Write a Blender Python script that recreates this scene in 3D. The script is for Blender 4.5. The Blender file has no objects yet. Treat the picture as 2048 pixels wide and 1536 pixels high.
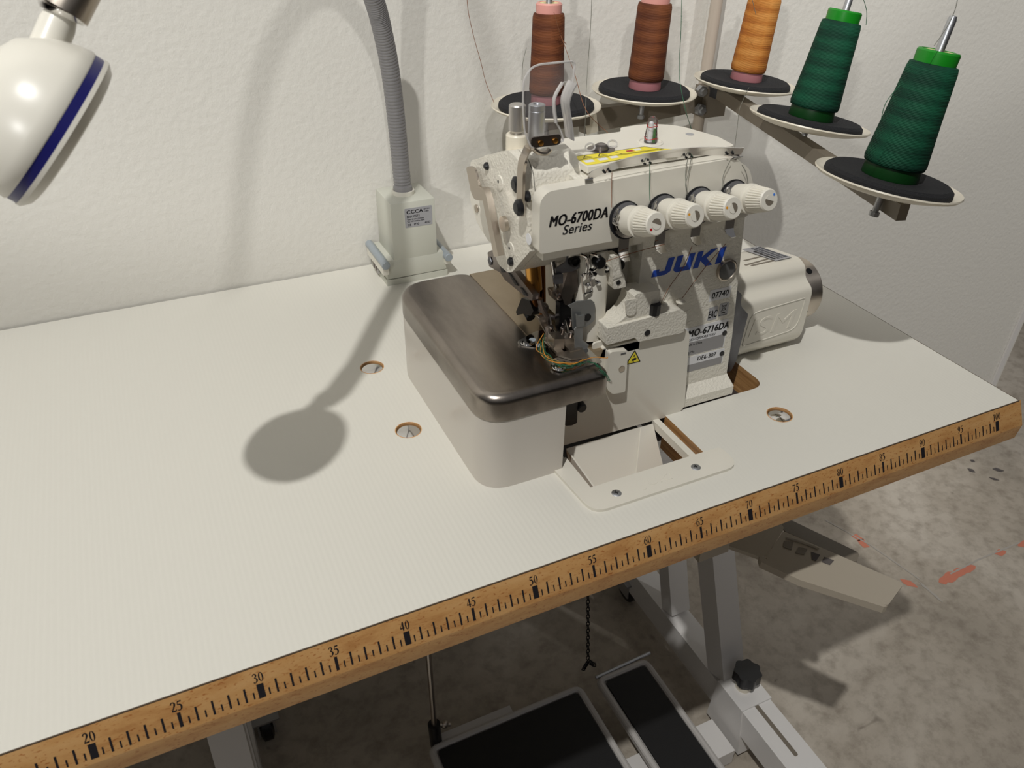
import bpy, bmesh, math, random
from mathutils import Vector, Matrix
C = bpy.context.scene
PI = math.pi
TABLE_H = 0.78                       # table top above the floor, metres; all shapes below are in cm, table top = 0
# ---------------------------------------------------------------- camera
cam_d = bpy.data.cameras.new('camera'); cam = bpy.data.objects.new('camera', cam_d)
C.collection.objects.link(cam); C.camera = cam
cam.matrix_world = Matrix(((0.9049236, 0.2272594, -0.3598144, 0.3068827),
                           (-0.4252919, 0.5136926, -0.7451488, -0.3607018),
                           (0.0154920, 0.8273288, 0.5615041, 0.4426657 + TABLE_H),
                           (0, 0, 0, 1)))
cam_d.sensor_fit = 'HORIZONTAL'; cam_d.sensor_width = 36
cam_d.lens = 36 * 1589.79 / 2048
cam_d.clip_start = 0.02; cam_d.clip_end = 50
cam_d.dof.use_dof = True; cam_d.dof.focus_distance = 0.85; cam_d.dof.aperture_fstop = 18
# ---------------------------------------------------------------- world and lights
W = bpy.data.worlds.new('world'); C.world = W; W.use_nodes = True
W.node_tree.nodes['Background'].inputs[0].default_value = (0.80, 0.79, 0.80, 1)
W.node_tree.nodes['Background'].inputs[1].default_value = 0.175
C.view_settings.view_transform = 'Standard'; C.view_settings.look = 'None'
C.view_settings.exposure = 0.03; C.view_settings.gamma = 1; C.view_settings.use_curve_mapping = False
C.cycles.use_denoising = True

def lamp(name, kind, loc, energy, color, radius=0.03, target=None, size=1.0, spot=60, blend=.3):
    d = bpy.data.lights.new(name, kind); d.energy = energy; d.color = color
    if kind == 'AREA': d.shape = 'RECTANGLE'; d.size = size; d.size_y = size * .6
    else: d.shadow_soft_size = radius
    if kind == 'SPOT': d.spot_size = math.radians(spot); d.spot_blend = blend
    o = bpy.data.objects.new(name, d); C.collection.objects.link(o)
    o.location = (loc[0] * .01, loc[1] * .01, loc[2] * .01 + TABLE_H)
    if target:
        v = Vector(((target[0] - loc[0]), (target[1] - loc[1]), (target[2] - loc[2])))
        o.rotation_euler = v.to_track_quat('-Z', 'Y').to_euler()
    return o
lamp('ceiling_spot_main', 'SPOT', (-42, -84, 250), 186, (1.0, .99, .96), .028, (70, 25, 0), spot=75, blend=.5)
lamp('track_spot_left', 'SPOT', (-200, -230, 150), 130, (1.0, .99, .965), .06, (30, 54, 146), spot=43, blend=.12)
lamp('ceiling_spot_wall', 'SPOT', (-5, -200, 230), 72, (1.0, .99, .965), .05, (45, 54, 148), spot=50, blend=.12)
lamp('ceiling_spot_right', 'SPOT', (250, -140, 230), 120, (1.0, .985, .96), .05, (195, 54, 60), spot=46, blend=.6)

# ---------------------------------------------------------------- materials
def lin(c):
    return tuple((x / 255 / 12.92 if x / 255 <= .04045 else ((x / 255 + .055) / 1.055) ** 2.4) for x in c)
def mat(name, rgb, rough=.5, metal=0.0, **k):
    m = bpy.data.materials.new(name); m.use_nodes = True
    n = m.node_tree.nodes; l = m.node_tree.links; b = n['Principled BSDF']
    b.inputs['Base Color'].default_value = (*lin(rgb), 1); b.inputs['Roughness'].default_value = rough
    b.inputs['Metallic'].default_value = metal
    if 'coat' in k: b.inputs['Coat Weight'].default_value = k['coat']; b.inputs['Coat Roughness'].default_value = .08
    if 'spec' in k: b.inputs['Specular IOR Level'].default_value = k['spec']
    if 'trans' in k: b.inputs['Transmission Weight'].default_value = k['trans']; b.inputs['IOR'].default_value = k.get('ior', 1.45)
    if 'alpha' in k: b.inputs['Alpha'].default_value = k['alpha']
    if 'sheen' in k: b.inputs['Sheen Weight'].default_value = k['sheen']
    tc = n.new('ShaderNodeTexCoord')
    def noise(scale, detail=3, stretch=None, rough_=.5):
        t = n.new('ShaderNodeTexNoise'); t.inputs['Scale'].default_value = scale; t.inputs['Detail'].default_value = detail
        t.inputs['Roughness'].default_value = rough_
        if stretch:
            mp = n.new('ShaderNodeMapping'); mp.inputs['Scale'].default_value = stretch
            l.new(tc.outputs['Object'], mp.inputs[0]); l.new(mp.outputs[0], t.inputs['Vector'])
        else: l.new(tc.outputs['Object'], t.inputs['Vector'])
        return t
    if 'bump' in k:
        sc, st, dist = k['bump'][:3]
        t = noise(sc, 4, k['bump'][3] if len(k['bump']) > 3 else None)
        bp = n.new('ShaderNodeBump'); bp.inputs['Strength'].default_value = st; bp.inputs['Distance'].default_value = dist
        l.new(t.outputs['Fac'], bp.inputs['Height']); l.new(bp.outputs[0], b.inputs['Normal'])
    if 'wrinkle' in k:      # crackle-finish enamel
        sc, st, dist = k['wrinkle']
        t = n.new('ShaderNodeTexVoronoi'); t.feature = 'SMOOTH_F1'; t.inputs['Scale'].default_value = sc
        w = noise(sc * .8, 2); mx = n.new('ShaderNodeMixRGB'); mx.inputs[0].default_value = .06
        l.new(tc.outputs['Object'], mx.inputs[1]); l.new(w.outputs['Color'], mx.inputs[2]); l.new(mx.outputs[0], t.inputs['Vector'])
        bp = n.new('ShaderNodeBump'); bp.inputs['Strength'].default_value = st; bp.inputs['Distance'].default_value = dist
        l.new(t.outputs['Distance'], bp.inputs['Height']); l.new(bp.outputs[0], b.inputs['Normal'])
    if 'vary' in k:         # second colour, scale, lo, hi, stretch
        c2, sc, lo, hi = k['vary'][:4]
        t = noise(sc, 6, k['vary'][4] if len(k['vary']) > 4 else None, .6)
        r = n.new('ShaderNodeValToRGB'); r.color_ramp.elements[0].position = lo; r.color_ramp.elements[1].position = hi
        r.color_ramp.elements[0].color = (*lin(rgb), 1); r.color_ramp.elements[1].color = (*lin(c2), 1)
        l.new(t.outputs['Fac'], r.inputs[0]); l.new(r.outputs[0], b.inputs['Base Color'])
    if 'emit' in k: b.inputs['Emission Color'].default_value = (*lin(rgb), 1); b.inputs['Emission Strength'].default_value = k['emit']
    return m
M = {}
M['enamel'] = mat('cream_enamel', (226, 221, 208), .28, coat=.25)
M['enamel_rough'] = mat('cream_crackle_enamel', (226, 221, 208), .33, bump=(430, .8, .0012), coat=.1)
M['knobwhite'] = mat('cream_plastic', (228, 223, 210), .38)
M['coverwhite'] = mat('grey_white_cover_enamel', (208, 201, 191), .32, coat=.2)
M['steel'] = mat('brushed_steel', (172, 163, 154), .30, 1, vary=((108, 102, 97), 13, .3, .75, (1.6, .45, 1)), bump=(60, .05, .001, (2, 30, 30)))  # colour streaks follow the brushing and paint in reflections on the plate
M['tansteel'] = mat('warm_steel_plate', (190, 176, 155), .32, 1, vary=((160, 146, 125), 14, .3, .8))
M['wheelsteel'] = mat('turned_steel', (206, 196, 184), .36, 1)
M['chrome'] = mat('chrome', (214, 212, 210), .10, 1)
M['polished'] = mat('polished_plate', (196, 194, 190), .12, 1)
M['nickel'] = mat('nickel_lever', (190, 180, 168), .34, 1)
M['darksteel'] = mat('dark_oiled_steel', (132, 124, 120), .3, 1)
M['blacksteel'] = mat('black_oxide_steel', (22, 22, 24), .32, .6)
M['castalu'] = mat('grey_cast_aluminium', (118, 118, 122), .42, .8, vary=((92, 92, 97), 20, .4, .7))
M['greybracket'] = mat('grey_metal_finger_guard', (150, 152, 152), .36, .7)
M['brass'] = mat('brass_bushing', (216, 160, 84), .27, 1)
M['bronze'] = mat('burnished_rod', (120, 78, 46), .2, 1)
M['black'] = mat('black_plastic', (20, 20, 23), .38)
M['blackfoam'] = mat('black_foam_pad', (27, 27, 30), .95, bump=(700, .8, .002))
M['rubber'] = mat('black_ribbed_rubber', (17, 16, 17), .55, bump=(160, .3, .001, (1, 14, 1)))
def thin_plastic(name, body, milky):      # light passes straight through; the rest is a faint milky body and surface gloss
    m = bpy.data.materials.new(name); m.use_nodes = True; n = m.node_tree.nodes; l = m.node_tree.links
    n.remove(n['Principled BSDF']); out = n['Material Output']
    tr = n.new('ShaderNodeBsdfTransparent'); tr.inputs[0].default_value = (.93, .93, .94, 1)
    df = n.new('ShaderNodeBsdfDiffuse'); df.inputs[0].default_value = (*lin(body), 1)
    gl = n.new('ShaderNodeBsdfGlossy'); gl.inputs['Roughness'].default_value = .06
    lw = n.new('ShaderNodeLayerWeight'); lw.inputs[0].default_value = .18
    a = n.new('ShaderNodeMixShader'); a.inputs[0].default_value = milky; l.new(tr.outputs[0], a.inputs[1]); l.new(df.outputs[0], a.inputs[2])
    b = n.new('ShaderNodeMixShader'); l.new(lw.outputs['Fresnel'], b.inputs[0]); l.new(a.outputs[0], b.inputs[1]); l.new(gl.outputs[0], b.inputs[2])
    l.new(b.outputs[0], out.inputs[0]); return m
M['clear'] = thin_plastic('clear_acrylic', (214, 204, 200), .08)
M['frosted'] = thin_plastic('cloudy_plastic', (226, 222, 218), .5)
M['blueink'] = mat('blue_letters', (24, 74, 182), .4)
M['ink'] = mat('black_print', (20, 18, 22), .5)
M['greyink'] = mat('grey_print', (92, 92, 92), .5)
M['rulerink'] = mat('ruler_print', (22, 18, 24), .6)
M['yellow'] = mat('yellow_label', (240, 222, 50), .45)
M['white_label'] = mat('white_label', (226, 226, 228), .45)
M['silver_label'] = mat('silver_label', (172, 172, 176), .4, .25)
M['grey_label'] = mat('grey_label_band', (150, 148, 148), .45)
M['darkgrey_label'] = mat('dark_grey_label', (64, 68, 78), .4)
M['red'] = mat('red_print', (178, 26, 30), .4)
M['orange'] = mat('orange_dot', (232, 160, 40), .5)
M['bluedot'] = mat('blue_dot', (70, 130, 220), .5)
M['green'] = mat('green_plastic', (22, 132, 28), .35)
M['darkgreen'] = mat('dark_green_plastic', (10, 58, 18), .4)
M['pink'] = mat('pink_plastic', (222, 158, 148), .4)
M['lilac'] = mat('lilac_pink_plastic', (168, 112, 116), .4)
M['ivory'] = mat('ivory_painted_metal', (222, 214, 196), .35)
M['greige'] = mat('taupe_painted_metal', (120, 111, 98), .4)
M['polegrey'] = mat('warm_grey_painted_pole', (184, 172, 158), .35)
M['lampgrey'] = mat('pale_grey_painted_metal', (196, 196, 184), .42)
M['neck'] = mat('grey_gooseneck_sleeve', (150, 148, 149), .5)
M['lampwhite'] = mat('white_lamp_plastic', (222, 218, 206), .3)
M['darkblue'] = mat('dark_blue_ring', (26, 26, 96), .35)
M['roller'] = mat('grey_blue_plastic', (150, 158, 164), .3)
M['framewhite'] = mat('white_powder_coat', (224, 221, 218), .35)
M['pedalgrey'] = mat('pale_grey_pedal_paint', (190, 186, 182), .35)
M['chutebeige'] = mat('beige_sheet_metal', (176, 166, 150), .4)
M['chrome_screw'] = mat('zinc_screw', (196, 198, 202), .42, 1)
M['thread_green'] = mat('green_thread', (30, 92, 62), .7)
M['thread_orange'] = mat('orange_thread', (206, 138, 48), .7)
M['thread_brown'] = mat('brown_thread', (128, 82, 54), .7)
M['thread_grey'] = mat('grey_green_thread', (118, 118, 108), .7)
M['dark_void'] = mat('dark_room', (40, 36, 34), .9)

def nodes(m): return m.node_tree.nodes, m.node_tree.links, m.node_tree.nodes['Principled BSDF']
def ramp(n, stops):
    r = n.new('ShaderNodeValToRGB'); e = r.color_ramp.elements
    while len(e) < len(stops): e.new(.5)
    for i, (p, c) in enumerate(stops): e[i].position = p; e[i].color = (*lin(c), 1)
    return r
# white laminate with fine embossed lines
def laminate():
    m = mat('white_laminate', (221, 218, 208), .42); n, l, b = nodes(m)
    tc = n.new('ShaderNodeTexCoord'); wv = n.new('ShaderNodeTexWave'); wv.wave_type = 'BANDS'; wv.bands_direction = 'X'
    wv.inputs['Scale'].default_value = 75; wv.inputs['Distortion'].default_value = .6; wv.inputs['Detail'].default_value = 1
    l.new(tc.outputs['Object'], wv.inputs['Vector'])
    bp = n.new('ShaderNodeBump'); bp.inputs['Strength'].default_value = .06; bp.inputs['Distance'].default_value = .001
    l.new(wv.outputs['Fac'], bp.inputs['Height']); l.new(bp.outputs[0], b.inputs['Normal'])
    return m
M['laminate'] = laminate()
def wood(name, a, b_, c, stretch, scale):
    m = mat(name, a, .38, coat=.15); n, l, b = nodes(m)
    tc = n.new('ShaderNodeTexCoord'); mp = n.new('ShaderNodeMapping'); mp.inputs['Scale'].default_value = stretch
    l.new(tc.outputs['Object'], mp.inputs[0])
    t = n.new('ShaderNodeTexNoise'); t.inputs['Scale'].default_value = scale; t.inputs['Detail'].default_value = 8; t.inputs['Roughness'].default_value = .62
    t.inputs['Distortion'].default_value = .4
    l.new(mp.outputs[0], t.inputs['Vector']); r = ramp(n, [(.30, c), (.5, a), (.72, b_)]); l.new(t.outputs['Fac'], r.inputs[0])
    mp2 = n.new('ShaderNodeMapping'); mp2.inputs['Scale'].default_value = (stretch[0] * 6, stretch[1] * 5, stretch[2] * 5); l.new(tc.outputs['Object'], mp2.inputs[0])
    t2 = n.new('ShaderNodeTexNoise'); t2.inputs['Scale'].default_value = scale * 1.6; t2.inputs['Detail'].default_value = 2
    l.new(mp2.outputs[0], t2.inputs['Vector']); r2 = ramp(n, [(.60, (255, 255, 255)), (.70, (205, 160, 120))]); l.new(t2.outputs['Fac'], r2.inputs[0])
    mx = n.new('ShaderNodeMixRGB'); mx.blend_type = 'MULTIPLY'; mx.inputs[0].default_value = .8
    l.new(r.outputs[0], mx.inputs[1]); l.new(r2.outputs[0], mx.inputs[2]); l.new(mx.outputs[0], b.inputs['Base Color'])
    return m
M['beech'] = wood('beech_wood', (206, 156, 98), (214, 168, 112), (186, 132, 78), (3, 9, 9), 11)
M['ply'] = wood('plywood_core', (190, 144, 92), (206, 162, 112), (140, 98, 56), (1, 1, 30), 7)
# plaster wall, concrete floor
def plaster():
    m = mat('white_plaster', (219, 216, 208), .7); n, l, b = nodes(m)
    tc = n.new('ShaderNodeTexCoord'); t = n.new('ShaderNodeTexNoise'); t.inputs['Scale'].default_value = 130; t.inputs['Detail'].default_value = 6
    t.inputs['Roughness'].default_value = .55; l.new(tc.outputs['Object'], t.inputs['Vector'])
    bp = n.new('ShaderNodeBump'); bp.inputs['Strength'].default_value = .4; bp.inputs['Distance'].default_value = .002
    l.new(t.outputs['Fac'], bp.inputs['Height']); l.new(bp.outputs[0], b.inputs['Normal'])
    return m
M['plaster'] = plaster()
def concrete():
    m = mat('worn_concrete', (150, 142, 132), .55); n, l, b = nodes(m)
    tc = n.new('ShaderNodeTexCoord')
    def nz(s, d, dist=0):
        t = n.new('ShaderNodeTexNoise'); t.inputs['Scale'].default_value = s; t.inputs['Detail'].default_value = d; t.inputs['Distortion'].default_value = dist
        t.inputs['Roughness'].default_value = .65; l.new(tc.outputs['Object'], t.inputs['Vector']); return t
    a = nz(2.6, 8, .5); r = ramp(n, [(.30, (152, 143, 130)), (.5, (181, 171, 157)), (.68, (202, 193, 180))]); l.new(a.outputs['Fac'], r.inputs[0])
    c = nz(34, 6); r2 = ramp(n, [(.3, (196, 192, 188)), (.55, (255, 255, 255))]); l.new(c.outputs['Fac'], r2.inputs[0])
    mx = n.new('ShaderNodeMixRGB'); mx.blend_type = 'MULTIPLY'; mx.inputs[0].default_value = .7
    l.new(r.outputs[0], mx.inputs[1]); l.new(r2.outputs[0], mx.inputs[2])
    d = nz(14, 2, 1.0); r3 = ramp(n, [(.70, (255, 255, 255)), (.78, (120, 112, 106))]); l.new(d.outputs['Fac'], r3.inputs[0])
    mx2 = n.new('ShaderNodeMixRGB'); mx2.blend_type = 'MULTIPLY'; mx2.inputs[0].default_value = .55
    l.new(mx.outputs[0], mx2.inputs[1]); l.new(r3.outputs[0], mx2.inputs[2]); l.new(mx2.outputs[0], b.inputs['Base Color'])
    bp = n.new('ShaderNodeBump'); bp.inputs['Strength'].default_value = .25; bp.inputs['Distance'].default_value = .002
    l.new(c.outputs['Fac'], bp.inputs['Height']); l.new(bp.outputs[0], b.inputs['Normal'])
    return m
M['concrete'] = concrete()
# wound thread: crossing windings as colour bands and bump
def wound(name, base, dark, light):
    m = mat(name, base, .7, spec=.25); n, l, b = nodes(m)
    tc = n.new('ShaderNodeTexCoord'); sp = n.new('ShaderNodeSeparateXYZ'); l.new(tc.outputs['Object'], sp.inputs[0])
    at = n.new('ShaderNodeMath'); at.operation = 'ARCTAN2'; l.new(sp.outputs['Y'], at.inputs[0]); l.new(sp.outputs['X'], at.inputs[1])
    def band(k_ang, k_z, scale):
        m1 = n.new('ShaderNodeMath'); m1.operation = 'MULTIPLY'; m1.inputs[1].default_value = k_ang; l.new(at.outputs[0], m1.inputs[0])
        m2 = n.new('ShaderNodeMath'); m2.operation = 'MULTIPLY_ADD'; m2.inputs[1].default_value = k_z; l.new(sp.outputs['Z'], m2.inputs[0]); l.new(m1.outputs[0], m2.inputs[2])
        s = n.new('ShaderNodeMath'); s.operation = 'MULTIPLY'; s.inputs[1].default_value = scale; l.new(m2.outputs[0], s.inputs[0])
        q = n.new('ShaderNodeMath'); q.operation = 'SINE'; l.new(s.outputs[0], q.inputs[0]); return q
    A = band(1, 210, 1); B = band(-1, 250, 1); F = band(.35, 900, 6); G = band(-.5, 900, 6)
    ad = n.new('ShaderNodeMath'); ad.operation = 'MULTIPLY'; l.new(A.outputs[0], ad.inputs[0]); l.new(B.outputs[0], ad.inputs[1])
    nz = n.new('ShaderNodeTexNoise'); nz.inputs['Scale'].default_value = 40; mp = n.new('ShaderNodeMapping'); mp.inputs['Scale'].default_value = (1, 1, 14)
    l.new(tc.outputs['Object'], mp.inputs[0]); l.new(mp.outputs[0], nz.inputs['Vector'])
    ad2 = n.new('ShaderNodeMath'); ad2.operation = 'MULTIPLY_ADD'; ad2.inputs[1].default_value = 2.2; l.new(nz.outputs['Fac'], ad2.inputs[0]); l.new(ad.outputs[0], ad2.inputs[2])
    mr = n.new('ShaderNodeMapRange'); mr.inputs['From Min'].default_value = .2; mr.inputs['From Max'].default_value = 2.0; l.new(ad2.outputs[0], mr.inputs[0])
    r = ramp(n, [(.0, dark), (.5, base), (1.0, light)]); l.new(mr.outputs[0], r.inputs[0]); l.new(r.outputs[0], b.inputs['Base Color'])
    pl = n.new('ShaderNodeMath'); pl.operation = 'ADD'; l.new(F.outputs[0], pl.inputs[0]); l.new(G.outputs[0], pl.inputs[1])
    bp = n.new('ShaderNodeBump'); bp.inputs['Strength'].default_value = .35; bp.inputs['Distance'].default_value = .0008
    l.new(pl.outputs[0], bp.inputs['Height']); l.new(bp.outputs[0], b.inputs['Normal'])
    return m
M['w_brown'] = wound('wound_brown_thread', (104, 58, 34), (84, 44, 27), (124, 72, 42))
M['w_orange'] = wound('wound_orange_thread', (186, 118, 50), (158, 92, 38), (206, 142, 72))
M['w_green'] = wound('wound_green_thread', (13, 66, 46), (8, 50, 36), (20, 82, 57))

# ---------------------------------------------------------------- mesh helpers (cm)
def V(*a): return Vector(a if len(a) > 1 else a[0])
class MB:
    def __init__(s): s.b = bmesh.new()
    def face(s, vs, sm=False):
        try: f = s.b.faces.new(vs); f.smooth = sm; return f
        except ValueError: return None
    def bev(s, es, w, seg=2):
        if es and w > 0:
            bmesh.ops.bevel(s.b, geom=es, offset=w, segments=seg, profile=.5, affect='EDGES', clamp_overlap=True)
    def extrude(s, pts, d, bevel=0, seg=2, allb=True):
        """planar outline (3D points) pushed along d"""
        pts = [V(p) for p in pts]; d = V(d)
        nrm = Vector((0, 0, 0))
        for i in range(len(pts)):
            a, b_ = pts[i], pts[(i + 1) % len(pts)]; nrm += a.cross(b_)
        if nrm.dot(d) > 0: pts = pts[::-1]
        before = set(s.b.edges)
        a = [s.b.verts.new(p) for p in pts]; c = [s.b.verts.new(p + d) for p in pts]; n = len(pts)
        s.face(a); s.face(c[::-1])
        for i in range(n): s.face([a[(i + 1) % n], a[i], c[i], c[(i + 1) % n]])
        if bevel:
            es = [e for e in s.b.edges if e not in before and len(e.link_faces) == 2 and e.calc_face_angle(0) > .35]
            s.bev(es, bevel, seg)
        return s
    def box(s, x0, x1, y0, y1, z0, z1, bevel=0, seg=2):
        return s.extrude([(x0, y0, z0), (x1, y0, z0), (x1, y1, z0), (x0, y1, z0)], (0, 0, z1 - z0), bevel, seg)
    def frame(s, ax):
        ax = V(ax).normalized(); u = ax.orthogonal().normalized(); return ax, u, ax.cross(u)
    def lathe(s, o, ax, prof, n=32, smooth=True, cap=True, u=None):
        """prof: list of (radius, height along ax)"""
        o = V(o); ax, u0, w = s.frame(ax)
        if u is not None:
            u0 = V(u); u0 = (u0 - ax * u0.dot(ax)).normalized(); w = ax.cross(u0)
        rings = []
        for r, h in prof:
            if r <= 1e-5: rings.append([s.b.verts.new(o + ax * h)])
            else: rings.append([s.b.verts.new(o + ax * h + (u0 * math.cos(2 * PI * i / n) + w * math.sin(2 * PI * i / n)) * r) for i in range(n)])
        for A, B in zip(rings, rings[1:]):
            for i in range(n):
                j = (i + 1) % n
                if len(A) == 1 and len(B) > 1: s.face([A[0], B[j], B[i]], smooth)
                elif len(B) == 1 and len(A) > 1: s.face([A[i], A[j], B[0]], smooth)
                elif len(A) > 1: s.face([A[i], A[j], B[j], B[i]], smooth)
        if cap:
            if len(rings[0]) > 1: s.face(rings[0][::-1])
            if len(rings[-1]) > 1: s.face(rings[-1])
        return s
    def cyl(s, a, b_, r, r2=None, n=24, bevel=0):
        a, b_ = V(a), V(b_); L = (b_ - a).length; r2 = r if r2 is None else r2
        if bevel: return s.lathe(a, b_ - a, [(r - bevel, 0), (r, bevel), (r2, L - bevel), (r2 - bevel, L)], n)
        return s.lathe(a, b_ - a, [(r, 0), (r2, L)], n)
    def ball(s, c, r, n=20, squash=1, ax=(0, 0, 1)):
        return s.lathe(c, ax, [(r * math.sin(PI * i / 10), -r * squash * math.cos(PI * i / 10)) for i in range(11)], n, cap=False)
    def tube(s, pts, r, n=10, close=False, rfun=None, flat=None):
        pts = [V(p) for p in pts]; m = len(pts); rings = []; prev = None
        for i, p in enumerate(pts):
            t = (pts[(i + 1) % m] - pts[i - 1]) if close else (pts[min(i + 1, m - 1)] - pts[max(i - 1, 0)])
            t.normalize()
            if prev is None: u = t.orthogonal().normalized()
            else:
                u = prev - t * prev.dot(t); u.normalize()
            prev = u; w = t.cross(u); rr = rfun(i / (m - 1)) if rfun else r
            rings.append([s.b.verts.new(p + (u * math.cos(2 * PI * k / n) + w * math.sin(2 * PI * k / n)) * rr) for k in range(n)])
        for i in range(m if close else m - 1):
            A, B = rings[i], rings[(i + 1) % m]
            for k in range(n): s.face([A[k], A[(k + 1) % n], B[(k + 1) % n], B[k]], True)
        if not close: s.face(rings[0][::-1]); s.face(rings[-1])
        return s
    def strap(s, pts, wdir, w, th, bevel=0):
        """flat bent strip: centre line pts, width w along wdir, thickness th"""
        pts = [V(p) for p in pts]; wd = V(wdir).normalized(); m = len(pts); rings = []
        before = set(s.b.edges)
        for i, p in enumerate(pts):
            t = (pts[min(i + 1, m - 1)] - pts[max(i - 1, 0)]).normalized(); nn = t.cross(wd).normalized()
            ww = w[i] if isinstance(w, (list, tuple)) else w
            rings.append([s.b.verts.new(p + wd * a * ww / 2 + nn * b_ * th / 2) for a, b_ in ((-1, -1), (1, -1), (1, 1), (-1, 1))])
        for A, B in zip(rings, rings[1:]):
            for k in range(4): s.face([A[k], A[(k + 1) % 4], B[(k + 1) % 4], B[k]])
        s.face(rings[0][::-1]); s.face(rings[-1])
        return s
def smooth_path(pts, k=8):
    pts = [V(p) for p in pts]; out = []
    for i in range(len(pts) - 1):
        p0, p1, p2, p3 = pts[max(i - 1, 0)], pts[i], pts[i + 1], pts[min(i + 2, len(pts) - 1)]
        for j in range(k):
            t = j / k
            out.append(.5 * ((2 * p1) + (p2 - p0) * t + (2 * p0 - 5 * p1 + 4 * p2 - p3) * t * t + (3 * p1 - p0 - 3 * p2 + p3) * t ** 3))
    out.append(pts[-1]); return out
def rounded(pts, r, k=5):
    """round the corners of a closed planar outline; r a number or one per corner"""
    pts = [V(p) for p in pts]; out = []; n = len(pts)
    for i, p in enumerate(pts):
        rr = r[i] if isinstance(r, (list, tuple)) else r
        if rr <= 0: out.append(p); continue
        a, c = pts[i - 1] - p, pts[(i + 1) % n] - p
        d = min(rr, a.length * .49, c.length * .49); a = p + a.normalized() * d; c = p + c.normalized() * d
        for j in range(k + 1):
            t = j / k; out.append((1 - t) ** 2 * a + 2 * t * (1 - t) * p + t * t * c)
    return out
def xz(pts, y): return [(a, y, b) for a, b in pts]
def xy(pts, z): return [(a, b, z) for a, b in pts]
def yz(pts, x): return [(x, a, b) for a, b in pts]

def world(p): return Vector((p[0] * .01, p[1] * .01, p[2] * .01 + TABLE_H))
def obj(name, mb, m, parent=None, origin=None, sharp=32):
    bm = mb.b
    bmesh.ops.recalc_face_normals(bm, faces=bm.faces)
    me = bpy.data.meshes.new(name)
    org = V(origin) if origin is not None else None
    if org is None:
        xs = [v.co for v in bm.verts]
        org = Vector([(min(p[i] for p in xs) + max(p[i] for p in xs)) / 2 for i in range(3)])
    for v in bm.verts: v.co = (v.co - org) * .01
    for f in bm.faces: f.smooth = True
    bm.to_mesh(me); bm.free(); me.set_sharp_from_angle(angle=math.radians(sharp))
    me.materials.append(M[m] if isinstance(m, str) else m)
    o = bpy.data.objects.new(name, me); C.collection.objects.link(o)
    place(o, org, parent); return o
def place(o, org, parent):
    w = world(org)
    o['_w'] = tuple(w)
    if parent is not None:
        o.parent = parent; pw = Vector(parent['_w']); o.location = w - pw
    else: o.location = w
def thing(name, label, cat, loc, group=None):
    o = bpy.data.objects.new(name, None); C.collection.objects.link(o); o.empty_display_size = .02
    place(o, V(loc), None); o['label'] = label; o['category'] = cat
    if group: o['group'] = group
    return o
def tag(o, label, cat, group=None, kind=None):
    o['label'] = label; o['category'] = cat
    if group: o['group'] = group
    if kind: o['kind'] = kind
    return o
def struct(name, mb, m, parent=None, origin=None):
    o = obj(name, mb, m, parent, origin)
    if parent is None: o['kind'] = 'structure'
    return o
def lab(o, s): o['label'] = s; return o
def text_into(mb, s, origin, xd, up, h, align='L', ext=.012, bold=0, shear=0, sx=1.0, space=1.0, out=None):
    """flat raised lettering added to mb; h is the capital height"""
    cu = bpy.data.curves.new('t', 'FONT'); cu.body = s; cu.size = 1; cu.extrude = .5; cu.offset = 0; cu.resolution_u = 4
    cu.shear = shear; cu.space_character = space * (1 + bold * 1.5)
    to = bpy.data.objects.new('t', cu); C.collection.objects.link(to)
    bpy.context.view_layer.update()
    me = to.evaluated_get(bpy.context.evaluated_depsgraph_get()).to_mesh()
    xd = V(xd).normalized(); up = V(up).normalized(); nn = xd.cross(up)
    if out is not None and nn.dot(V(out)) < 0: nn = -nn
    xs = [v.co.x for v in me.vertices]; w = max(xs); x0 = min(xs); sc = h / .70
    ox = {'L': x0, 'C': (x0 + w) / 2, 'R': w}[align]
    for k in ((0,) if not bold else (-bold, 0, bold)):     # bold: overlapping strikes side by side
        vs = [mb.b.verts.new(V(origin) + xd * ((v.co.x - ox + k) * sc * sx) + up * (v.co.y * sc) + nn * (v.co.z + .5) * ext * (1 + abs(k))) for v in me.vertices]
        for p in me.polygons: mb.face([vs[i] for i in p.vertices])
    to.evaluated_get(bpy.context.evaluated_depsgraph_get()).to_mesh_clear()
    bpy.data.objects.remove(to); bpy.data.curves.remove(cu); return mb
def text(name, s, origin, xd, up, h, m, parent, **k):
    mb = MB(); text_into(mb, s, origin, xd, up, h, **k)
    bmesh.ops.remove_doubles(mb.b, verts=mb.b.verts, dist=.0005); bmesh.ops.dissolve_degenerate(mb.b, edges=mb.b.edges, dist=.0005)
    o = obj(name, mb, m, parent, sharp=5); return o

# ================================================================ SETTING
FL = -78
mb = MB(); mb.box(-400, 620, -420, 520, FL - 6, FL); floor = struct('floor', mb, 'concrete')
mb = MB(); mb.box(-320, 201, 54.6, 62, FL, 220); struct('wall_back', mb, 'plaster')
mb = MB(); mb.box(198.2, 199.7, 54.15, 54.7, FL, 220, .1); struct('trim_1', mb, 'framewhite')
mb = MB(); mb.box(-400, 620, 420, 430, FL, 260); struct('wall_far', mb, 'dark_void')
mb = MB(); mb.box(560, 570, -420, 420, FL, 260); struct('wall_right', mb, 'dark_void')
mb = MB(); mb.box(-400, 560, -430, -420, FL, 110); struct('light_block_front', mb, 'dark_void')  # unseen low screen, added to keep low-angle world light from under the table
mb = MB(); mb.box(-410, -400, -430, 430, FL, 110); struct('light_block_left', mb, 'dark_void')  # added out of view to cut world light from the left horizon
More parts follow.
